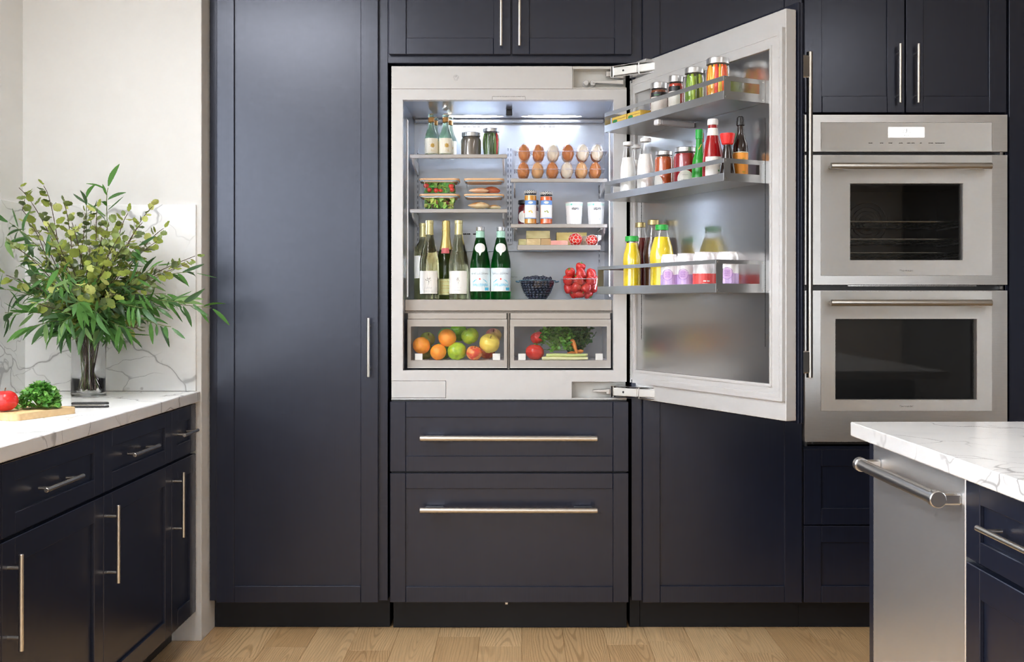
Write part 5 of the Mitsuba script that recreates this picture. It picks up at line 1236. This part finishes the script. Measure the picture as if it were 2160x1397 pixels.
pods_in_jar(j, x, y, z, r, .004, h - .022, [C(160, 194, 50), C(136, 174, 40), C(186, 206, 70), C(110, 150, 34), C(70, 94, 28)], 18, .0098)
j, x, y, z, r, h = djar('large jar of red and yellow chilli peppers at the right of the top door rack', 'upper', -.085, 1488, 1540, 125, 'brine_red', lid_h=.017, core=.74, fill=.9)
pods_in_jar(j, x, y, z, r, .004, h - .022, [C(226, 70, 30), C(240, 150, 30), C(240, 206, 50), C(214, 50, 26), C(232, 100, 40), C(246, 180, 50)], 20, .0102)
# middle rack
def milk(lb, px, n, w, ptop):
    x, y, z, f, s = dpos(px, n, 'middle'); r = w * f / 2; h = dz(ptop, y) - z
    t = thing('milk_bottle', lb, 'milk bottle', 'milk bottles on the middle door rack')
    out = [(0, 0), (r - .003, 0), (r, .004), (r, h * .46), (r * .94, h * .55), (r * .66, h * .76), (r * .50, h * .90), (r * .52, h * .955)]
    put('glass', lathe(out, 36, x, y, z + E), 'clear', 40, t)
    hm = h * .72; rm = float(np.interp(hm, [q[1] for q in out[3:]], [q[0] for q in out[3:]]))
    put('milk', lathe([(0, .0015), (r - .0035, .0015), (r - .0012, .005), (r - .0012, h * .46), (r * .94 - .0012, h * .55), (rm - .0012, hm), (0, hm)], 36, x, y, z + E), 'milk', 40, t)
    put('cap', lathe([(r * .52 + .0004, h * .935), (r * .60, h * .937), (r * .62, h * .95), (r * .62, h * .985), (r * .55, h), (0, h)], 32, x, y, z + E), 'cap_white', 40, t)
milk('glass milk bottle with white cap, leftmost on the middle door rack', 1325, -.115, 35, 300)
milk('glass milk bottle with white cap, right of the leftmost one', 1362, -.105, 37, 292)
milk('glass milk bottle standing behind the two front ones', 1342, -.048, 33, 306)
j, x, y, z, r, h = djar('orange sauce jar with silver lid beside the milk', 'middle', -.09, 1381, 1420, 320, 'sauce_orange', lid_h=.013)
label_art(j, x, y, z, r, mv(oval(.046, .060, .0004), z=.036), 'paper_white', -.95, 'label', .0006)
j, x, y, z, r, h = djar('dark red jam jar with round white label and silver lid', 'middle', -.09, 1421, 1470, 312.5, 'jam_red', lid_h=.014)
label_art(j, x, y, z, r, mv(oval(.058, .060, .0004), z=.036), 'paper_white', -.15, 'label', .0006)
label_art(j, x, y, z, r, cat(*[mv(trimesh.creation.box((w_, .0002, .0014)), 0, 0, q) for w_, q in ((.03, .034), (.036, .028), (.02, .05))]), 'ink_pale', -.15, 'print', .0012)
def dbottle(name, lb, cat_, rack, n, px, w, ptop, prof, m, cap=None, group=None):
    x, y, z, f, s = dpos(px, n, rack); r = w * f / 2; h = dz(ptop, y) - z
    t = thing(name, lb, cat_, group)
    put('glass', lathe([(a * r, b * h) for a, b in prof], 36, x, y, z + E), m, 40, t)
    if cap: put('cap', lathe([(a * r, b * h) for a, b in cap[0]], 32, x, y, z + E), cap[1], 35, t)
    return t, x, y, z, r, h
mat('green_sauce', C(42, 150, 50), 0.2); mat('ketchup', C(150, 14, 20), 0.18, spec=0.6); mat('soy', C(30, 18, 14), 0.12, spec=0.6); mat('hot_red', C(180, 30, 24), 0.25); mat('label_orange', C(232, 150, 50), 0.45)
hotp = [(0, 0), (.95, 0), (1, .02), (1, .40), (.86, .50), (.52, .62), (.44, .80), (.44, .86), (0, .86)]
hotc = ([(.46, .84), (.52, .845), (.52, .995), (.46, 1), (0, 1)])
t, x, y, z, r, h = dbottle('sauce_bottle', 'green pepper sauce bottle with green cap left of the ketchup', 'sauce bottle', 'middle', -.085, 1475, 31, 274, hotp, 'green_sauce', (hotc, 'cap_green'))
label_band(t, x, y, z, r, .012, .036, 1.2, 'paper_white', -.2); label_art(t, x, y, z, r * .5, mv(trimesh.creation.box((.003, .0003, .02)), 0, 0, h * .70, ry=.5), 'carton_yellow', 0, 'stripe', .004)
t, x, y, z, r, h = dbottle('sauce_bottle', 'red sauce bottle with red cap standing behind the green one', 'sauce bottle', 'middle', -.038, 1477.5, 27, 281, hotp, 'hot_red', (hotc, 'cap_red'))
ketp = [(0, 0), (.92, 0), (1, .02), (1, .30), (.97, .40), (.84, .54), (.60, .70), (.47, .80), (.44, .88), (.44, .925), (0, .925)]
t, x, y, z, r, h = dbottle('ketchup_bottle', 'glass ketchup bottle with white cap and white label', 'ketchup bottle', 'middle', -.105, 1503.5, 44, 252, ketp, 'ketchup', ([(.46, .905), (.52, .91), (.52, .985), (.46, 1), (0, 1)], 'cap_white'))
kf = lambda q: float(np.interp(q, [b * h for a, b in ketp[3:-1]], [a * r for a, b in ketp[3:-1]]))
label_band(t, x, y, z, r, .012, h * .42, .85, 'paper_white', -.1, prof=lambda q: kf(q) + .0006 if q > .3 * h else r + .0006)
label_band(t, x, y, z, 0, h * .745, h * .86, PI - .02, 'paper_white', prof=lambda q: kf(q) + .0006, name='neck_label')
for q in (.002, .010): label_art(t, x, y, z, r, mv(trimesh.creation.box((.006, .0002, .006)), q, 0, .03, ry=.7), 'ink_red', .2, 'print', .0012)
label_art(t, x, y, z, r, mv(trimesh.creation.box((.006, .0002, .004)), .014, 0, .044, ry=.5), 'ink_green', 0, 'print', .0012)
soyp = [(0, 0), (.94, 0), (1, .02), (.98, .12), (.80, .35), (.56, .60), (.46, .72), (.46, .78), (0, .78)]
t, x, y, z, r, h = dbottle('soy_sauce_bottle', 'flared soy sauce bottle with red cap', 'soy sauce bottle', 'middle', -.110, 1534.5, 37, 282, soyp, 'soy', ([(.5, .765), (.66, .79), (.86, .97), (.84, .995), (.3, 1), (0, 1)], 'cap_red'))
label_band(t, x, y, z, r, .004, .020, .9, 'lid_gold', 0)
vinp = [(0, 0), (.95, 0), (1, .015), (1, .50), (.92, .58), (.62, .68), (.42, .76), (.40, .90), (0, .90)]
t, x, y, z, r, h = dbottle('sauce_bottle', 'tall dark bottle with orange label at the right end of the middle rack', 'sauce bottle', 'middle', -.055, 1562, 31, 246.5, vinp, 'soy', ([(.44, .86), (.56, .87), (.56, .92), (.50, .945), (.48, .985), (.30, 1), (0, 1)], 'lid_black'))
label_band(t, x, y, z, r, .012, .0965, 1.3, 'label_orange', -.1); label_band(t, x, y, z, r, .097, .0995, 1.3, 'paper_cream', -.1, name='label_edge')
label_art(t, x, y, z, r, mv(oval(.008, .010, .0002), z=.075), 'ink_goldbrown', .2, 'print', .0012); label_art(t, x, y, z, r, mv(oval(.010, .006, .0002), z=.035), 'ink_goldbrown', .2, 'print', .0012); 
# lower rack
def juice(lb, px, n, w, ptop, prof, fillh, liq, capm):
    x, y, z, f, s = dpos(px, n, 'lower'); r = w * f / 2; h = dz(ptop, y) - z
    t = thing('juice_bottle', lb, 'juice bottle')
    pr = [(a * r, b * h) for a, b in prof]
    put('glass', lathe(pr, 36, x, y, z + E), 'clear', 40, t)
    hh = fillh * h; zz = [q[1] for q in pr[2:]]; rr = [q[0] for q in pr[2:]]
    ins = [(0, .0015), (pr[1][0] - .001, .0015)] + [(a - .0013, b) for a, b in pr[2:] if b < hh]
    put('juice', lathe(ins + [(float(np.interp(hh, zz, rr)) - .0013, hh), (0, hh)], 36, x, y, z + E), liq, 40, t)
    rn = pr[-1][0]; ch = .018
    put('cap', lathe([(rn + .0003, h - ch), (rn + .003, h - ch), (rn + .003, h - .0015), (rn + .0015, h), (0, h)], 32, x, y, z + E), capm, 35, t)
smallj = [(0, 0), (.94, 0), (1, .02), (.97, .10), (.97, .42), (1, .50), (1, .60), (.93, .69), (.74, .79), (.66, .86), (.66, .96)]
bigj = [(0, 0), (.90, 0), (.94, .02), (.94, .40), (1, .48), (.98, .56), (.86, .68), (.62, .82), (.46, .93), (.46, .975)]
juice('small yellow juice bottle with green cap at the left end of the lowest door rack', 1333, -.135, 38, 499, smallj, .88, 'juice', 'cap_green')
juice('large yellow juice bottle with green cap on the lowest door rack', 1396, -.115, 51, 475, bigj, .82, 'juice', 'cap_green')
mat('juice_dark', C(96, 20, 20), 0.2); mat('juice_brown', C(70, 44, 36), 0.2)
juice('dark red juice bottle with gold cap behind the small yellow one', 1351, -.052, 40, 470, bigj, .78, 'juice_dark', 'lid_gold')
juice('brown drink bottle with gold cap behind the large yellow one', 1378, -.050, 44, 464.5, bigj, .76, 'juice_brown', 'lid_gold')
mat('can_white', C(240, 238, 240), 0.3, 0.2); mat('can_purple', C(196, 168, 214), 0.35, 0.1); mat('can_red', C(232, 84, 80), 0.35, 0.1); mat('print_purple', C(168, 120, 190), 0.45); mat('print_violet', C(206, 170, 216), 0.45)
def can(lb, px, n, w, ptop, m, printm, face, txt=None):
    x, y, z, f, s = dpos(px, n, 'lower'); r = w * f / 2; h = dz(ptop, y) - z
    t = thing('drink_can', lb, 'drink can', 'drink cans on the lowest door rack')
    put('body', lathe([(0, .003), (r * .72, .0), (r * .80, 0), (r, .010), (r, h - .020), (r * .93, h - .010), (r * .82, h - .003), (r * .84, h), (r * .78, h), (r * .76, h - .004), (0, h - .004)], 40, x, y, z + E), 'can_white', 35, t)
    label_band(t, x, y, z, r, .012, h * .46, PI - .02, m, 0, name='colour_band')
    ring = mv(prism(sg.Point(0, 0).buffer(.0185).difference(sg.Point(0, 0).buffer(.0172)), .0003), y=-.0003)
    dots = cat(mv(oval(.030, .030, .0002), y=0), *[mv(trimesh.creation.box((.0022, .0002, .0055)), .0035 * i, -.0004, .0045 * k_) for i in (-2, -1, 0, 1, 2) for k_ in (-1, 0, 1)])
    if m == 'can_purple':
        label_art(t, x, y, z, r, mv(oval(.031, .031, .0002), z=h * .46), 'print_violet', face, 'roundel'); label_art(t, x, y, z, r, mv(cat(ring, *[mv(trimesh.creation.box((.0022, .0002, .005)), .0042 * i, -.0003, .0068 * k_) for i in (-1.5, -.5, .5, 1.5) for k_ in (-1, 0, 1)]), z=h * .46), printm, face, 'print', .0014)
    else: label_art(t, x, y, z, r, cat(*[mv(trimesh.creation.box((w_, .0002, .004)), q, 0, zz) for w_, q, zz in ((.009, -.006, .036), (.010, .006, .036), (.024, .0, .026), (.024, 0, .018))]), 'paper_white', face, 'print')
can('white and purple drink can, rightmost on the lowest door rack', 1535, -.120, 46, 532, 'can_purple', 'print_purple', -.25)
can('white and red drink can between purple ones', 1485, -.115, 46, 532.5, 'can_red', 'ink_red', .05)
can('white and purple drink can left of the red one', 1447, -.115, 42, 535.5, 'can_purple', 'print_purple', -.45)
can('white and purple drink can beside the large yellow juice bottle', 1412, -.16, 36, 537.5, 'can_purple', 'print_purple', -.35)
can('white and pink drink can behind the red one', 1506, -.048, 42, 533, 'can_red', 'ink_red', .3)

# ---------------------------------------------------------------- on the counter
mat('board_wood', P.proc(lambda p, n, uv: P.mix((0.60, 0.40, 0.19), (0.74, 0.53, 0.28), P.noise((p.x * .37 - p.y * .93) * 8, (p.x * .93 + p.y * .37) * 160, p.z * 90) * .7 + .3 * P.noise(p.x * 20, p.y * 20, p.z * 20))), 0.45)
A_, B_ = np.array([-1.395, 2.925]), np.array([-1.312, 3.145]); e = (B_ - A_) / np.linalg.norm(B_ - A_); g = np.array([-e[1], e[0]])
cor = [A_, B_, B_ + g * .37, A_ + g * .37]
pl = sg.Polygon(cor).buffer(-.02).buffer(.02, quad_segs=8)
t = thing('cutting_board', 'light wooden cutting board on the marble counter under the tomato', 'cutting board')
lo_ = raw(m3.Manifold.extrude(m3.CrossSection([np.array(pl.buffer(-.0015).exterior.coords[:-1][::-1] if not pl.exterior.is_ccw else pl.buffer(-.0015).exterior.coords[:-1])]), .019))
bo = trimesh.creation.extrude_polygon(pl, .019, engine='earcut'); bo.vertices[:, 2] += .9305
put('board', bo, 'board_wood', parent=t)
BT = .9500
m = fruit_mesh('tomato', .0365, 31); tm = thing('tomato', 'red tomato on the cutting board at the left edge', 'tomato')
put('skin', mv(m, -1.462, 3.005, BT + .0305), 'vc_gloss', True, tm, color=col(m, skin(C(206, 48, 44), C(188, 36, 36), 31)))
put('calyx', mv(cat(*[mv(leaf(.016, .004, .35, 3), 0, 0, .0245, rz=a) for a in np.arange(0, 6.2, 1.05)], mv(stem_m, z=.0225)), -1.462, 3.005, BT + .0305), 'stem_brown', True, tm)
rg = np.random.default_rng(5)
herb_heap('bunch of curly parsley on the cutting board beside the tomato', 84, 3.085, BT + .0006, 240, .056, .042, .066, .0185, [C(80, 136, 52), C(62, 114, 40), C(114, 166, 78), C(138, 184, 100), C(52, 98, 34)])
t = thing('knife', 'kitchen knife with a black handle lying behind the cutting board', 'knife')
Mk = rotz(3, -1.345, 3.315, .9306)
put('blade', xf(mv(prism([(-.23, .001), (-.06, .001), (-.06, .0035), (-.23, .0025)], .036), y=-.018), Mk), 'steel_bright', parent=t)
hd = [xf(loft([(.112, .020, .009, a), (.115, .022, .010, a + .002), (.115, .022, .010, b - .002), (.110, .019, .009, b)], 0, 0, 0), Mk) for a, b in ((0, .0062), (.0098, .016))]
put('handle', cat(*hd), 'black', 30, t); put('tang', xf(loft([(.114, .0215, .010, .0064), (.114, .0215, .010, .0096)]), Mk), 'steel_bright', 30, t)

# ---------------------------------------------------------------- vase of greenery
VXc, VYc, VZ = -1.521, 3.735, .9306
RV, HV = .0585, .199
vs = thing('vase', 'clear glass cylinder vase half filled with water on the marble counter', 'vase')
put('glass', lathe([(0, 0), (RV - .003, 0), (RV, .003), (RV, HV - .001), (RV - .0015, HV), (RV - .003, HV - .001), (RV - .003, .014), (RV - .006, .011), (0, .010)], 56, VXc, VYc, VZ), 'glass', 40, vs)
put('water', lathe([(0, .0106), (RV - .0066, .0112), (RV - .0034, .0146), (RV - .0034, .063), (0, .063)], 56, VXc, VYc, VZ), 'water', 40, vs)
rg = np.random.default_rng(77)
def bez(p0, p1, p2, p3, t):
    t = np.asarray(t)[:, None]; return p0 * (1 - t) ** 3 + 3 * p1 * t * (1 - t) ** 2 + 3 * p2 * t * t * (1 - t) + p3 * t ** 3
def round_leaf(L, W):
    """lobed rounded blade along +x"""
    n = 7; v, f = [(0, 0, 0)], []
    for i in range(1, n + 1):
        t = i / n; w = W * (math.sin(PI * min(t ** .8 * .96, 1)) ** .6) * (1 + .13 * math.sin(t * 19))
        z = -.10 * L * math.sin(t * PI) * .6 + .03 * L * math.sin(t * 9)
        v += [(L * t, -w / 2, z + w * .14), (L * t, 0, z - .02 * L), (L * t, w / 2, z + w * .14)]
    f += [(0, 2, 1), (0, 3, 2)]
    f = [(0, 1, 2), (0, 2, 3)]
    for i in range(n - 1):
        a = 1 + 3 * i; f += [(a, a + 3, a + 4), (a, a + 4, a + 1), (a + 1, a + 4, a + 5), (a + 1, a + 5, a + 2)]
    return trimesh.Trimesh(np.array(v), np.array(f), process=False)
def f_leaf(base, vein):
    def fn(p, n, uv):
        k = P.noise(p.x * 60, p.y * 60, p.z * 60)
        return P.mix(base, vein, k)
    return fn
def leafmat(key, c, c2, tr):
    base = rgb([(a + b) / 2 for a, b in zip(c, c2)])
    if tr > 0: scene[key] = {'type': 'principledthin', 'base_color': base, 'roughness': 0.45, 'diff_trans': tr, 'spec_trans': 0.0}
    else: mat(key, base, 0.38, spec=0.5)
for i, (c, c2) in enumerate(((C(136, 150, 70), C(156, 168, 86)), (C(96, 112, 56), C(114, 128, 66)), (C(66, 80, 44), C(80, 94, 52)), (C(190, 198, 116), C(206, 210, 132)))): leafmat(f'euc_{i}', c, c2, (.7, 0, 0, .8)[i])
for i, (c, c2) in enumerate(((C(76, 118, 58), C(94, 136, 72)), (C(56, 94, 46), C(70, 108, 56)), (C(42, 72, 38), C(54, 86, 46)), (C(118, 152, 94), C(134, 164, 106)))): leafmat(f'lance_{i}', c, c2, (.5, 0, 0, .6)[i])
mat('twig', C(70, 52, 40), 0.65); mat('twig_green', C(98, 110, 60), 0.6); mat('seed_bud', C(110, 108, 66), 0.6)
RL = [round_leaf(1, .86), round_leaf(1, .72), round_leaf(1, .98)]
LL = [leaf(1, .20, .25, 6, 0, .3), leaf(1, .23, .5, 6, 0, .3), leaf(1, .17, -.1, 6, 0, .3)]
RLk = [[mikit.ply(m, f'euc_{i}', True) for i in range(4)] for m in RL]; LLk = [[mikit.ply(m, f'lance_{i}', True) for i in range(4)] for m in LL]
def orient(p, dirv, up, s, roll):
    x = dirv / np.linalg.norm(dirv); y = np.cross(up, x); y /= np.linalg.norm(y) + 1e-9; z = np.cross(x, y)
    c_, s_ = math.cos(roll), math.sin(roll); y2, z2 = y * c_ + z * s_, -y * s_ + z * c_
    M = np.eye(4); M[:3, 0], M[:3, 1], M[:3, 2], M[:3, 3] = x * s, y2 * s, z2 * s, p
    return M
NB = {'eucalyptus_branch': 0, 'lance_branch': 0}
def branch(kind, tip, label, n_leaf, size, droop=0.0, start=.30, base=None):
    t = BQ
    a = rg.random() * 2 * PI; q = .020 * rg.random() ** .5
    tip = np.asarray(tip, float); dx = tip[:2] - (VXc, VYc); L = np.linalg.norm(dx)
    k = .046 * (.35 + .65 * rg.random()); ex = np.array([VXc, VYc]) + dx / (L + 1e-9) * k
    o = np.array([math.cos(a), math.sin(a)]) * q * 1.3 - dx / (L + 1e-9) * .030 * rg.random()
    p0 = np.array([VXc + o[0], VYc + o[1], VZ + .016 + .01 * rg.random()])
    pm = np.array([ex[0], ex[1], VZ + HV + .01])
    n1, n2 = 6, 13
    s1 = p0 + (pm - p0) * np.linspace(0, 1, n1)[:, None]
    dd = (pm - p0) / np.linalg.norm(pm - p0); gap = np.linalg.norm(tip - pm)
    c1 = pm + dd * gap * .42; c2 = tip - np.array([dx[0] * .28, dx[1] * .28, gap * (.10 - droop)])
    tt = np.linspace(0, 1, n2); s2 = bez(pm, c1, c2, tip, tt)
    pts = np.vstack([s1[:-1], s2])
    lim = lambda p: np.c_[np.maximum(p[:, 0], WL + .04), np.minimum(p[:, 1], WF - .018), p[:, 2]]
    pts = lim(pts)
    put('stem', tube(pts, np.linspace(.0021, .0010, len(pts)), 6), 'twig' if kind[0] == 'e' else 'twig_green', True, t)
    euc = kind[0] == 'e'
    for i in range(n_leaf):
        u = start + (1 - start) * (i + .5 * rg.random()) / n_leaf
        p = bez(pm, c1, c2, tip, [min(u, 1)])[0]; p2 = bez(pm, c1, c2, tip, [min(u + .03, 1.03)])[0]; tan = (p2 - p) / np.linalg.norm(p2 - p)
        side = np.cross(tan, rg.normal(size=3)); side /= np.linalg.norm(side)
        if i == n_leaf - 1: side *= .2; p = tip
        if euc: dv = side * 1.0 + tan * .5; s = size * (.7 + .5 * rg.random()) * (1 - .25 * u); mlist = RLk[rg.integers(0, 3)]; ci = rg.choice([0, 1, 2, 3], p=[.36, .34, .18, .12])
        else:
            dv = side * .75 + tan * .75 + np.array([0, 0, -.25 - droop]); s = size * (.75 + .45 * rg.random()); mlist = LLk[rg.integers(0, 3)]; ci = rg.choice([0, 1, 2, 3], p=[.38, .32, .2, .10])
        dv = dv / np.linalg.norm(dv); end = p + dv * s
        if end[1] > WF - .02: dv[1] = -abs(dv[1]) * .3; dv /= np.linalg.norm(dv)
        if end[0] < WL + .045: dv[0] = abs(dv[0]) * .4; dv /= np.linalg.norm(dv)
        p = lim(p[None])[0]
        if p[2] + dv[2] * s < .94: dv[2] = abs(dv[2])
        pp = p + dv * .006
        M = orient(pp, dv, np.array([0, 0, 1.0]) + rg.normal(size=3) * .5 + np.array([0, -.5, 0]), s, rg.normal() * .5)
        LEAVES.append((float(np.linalg.norm(pp + dv * s / 2 - (0, 0, H)) / s), euc, int(ci), mlist[ci], M, [m for m, l in zip(RL if euc else LL, RLk if euc else LLk) if l is mlist][0]))
    if euc and rg.random() < .7:
        u = .55 + .4 * rg.random(); p = bez(pm, c1, c2, tip, [u])[0]; p = lim(p[None])[0]; ms = []
        for _ in range(14):
            v = rg.normal(size=3); v /= np.linalg.norm(v); v[2] = abs(v[2]); e_ = p + v * (.010 + .012 * rg.random()); e_ = lim(e_[None])[0]
            ms += [tube([p, e_], .0004, 4), mv(ball(.0017, 1), *e_)]
        k_ = put('buds', cat(*ms), 'seed_bud', True, t); tag(k_, kind='stuff')
    return t
BQ = thing('bouquet', 'large green bouquet of eucalyptus and narrow-leaved branches standing in the glass vase', 'bouquet')
LEAVES = []
_cnt = {}
def num_fast(key):
    n = _cnt.get(key, 0); _cnt[key] = n + 1
    return key if n == 0 else f'{key}_{n:03d}'
# tips given as (column, row, distance) of the photograph and turned into room positions
eu = [(40, 396, 3.80), (92, 392, 3.74), (22, 420, 3.86), (135, 430, 3.66), (205, 440, 3.60), (152, 470, 3.52), (322, 436, 3.72), (300, 470, 3.62), (345, 482, 3.76), (412, 540, 3.80), (395, 556, 3.66), (12, 580, 3.62), (30, 520, 3.52),
      (250, 500, 3.42), (222, 565, 3.36), (100, 470, 3.44), (285, 600, 3.62), (150, 560, 3.56), (235, 545, 3.66), (195, 610, 3.46), (260, 520, 3.56), (330, 510, 3.68), (115, 520, 3.62), (300, 575, 3.72), (215, 500, 3.50), (140, 640, 3.60), (250, 655, 3.64), (200, 640, 3.58), (290, 690, 3.66), (170, 680, 3.62), (320, 600, 3.60), (110, 600, 3.54), (230, 470, 3.62), (270, 450, 3.70), (180, 450, 3.74), (270, 560, 3.50), (190, 520, 3.30), (80, 640, 3.46), (240, 620, 3.40), (170, 600, 3.32), (60, 470, 3.68)]
la = [(228, 396, 3.70), (182, 420, 3.80), (-10, 500, 3.72), (-14, 610, 3.60), (10, 660, 3.62), (60, 690, 3.48), (446, 650, 3.74), (405, 640, 3.60), (360, 690, 3.56), (410, 575, 3.78), (330, 560, 3.48), (120, 560, 3.34), (130, 680, 3.40),
      (90, 590, 3.40), (300, 650, 3.46), (350, 620, 3.68), (260, 690, 3.52), (40, 560, 3.78), (120, 700, 3.62), (270, 705, 3.66), (180, 690, 3.52), (230, 690, 3.58), (150, 610, 3.58), (250, 600, 3.60), (300, 620, 3.56), (200, 580, 3.54), (100, 630, 3.58), (330, 650, 3.62), (60, 620, 3.66), (215, 640, 3.62), (205, 660, 3.40), (20, 470, 3.58), (290, 520, 3.66), (160, 640, 3.36)]
for i, (px, py, d) in enumerate(sorted(eu)): branch('eucalyptus_branch', at(px, py, d), '', 21, .039, start=.12)
for i, (px, py, d) in enumerate(sorted(la)): branch('lance_branch', at(px, py, d), '', 20, .072, droop=.12 if py > 560 else 0, start=.05)
# the 300 leaves that show largest are parts, the rest one part
LEAVES.sort(key=lambda q: q[0])
for q in LEAVES[:300]: scene[num_fast(BQ + '__leaf')] = {**q[3], 'to_world': T(q[4])}
for euc in (True, False):
    for ci in range(4):
        ms = [xf(q[5], q[4]) for q in LEAVES[300:] if q[1] == euc and q[2] == ci]
        if ms: k_ = put('foliage', cat(*ms), f"{'euc' if euc else 'lance'}_{ci}", True, BQ); tag(k_, kind='stuff')
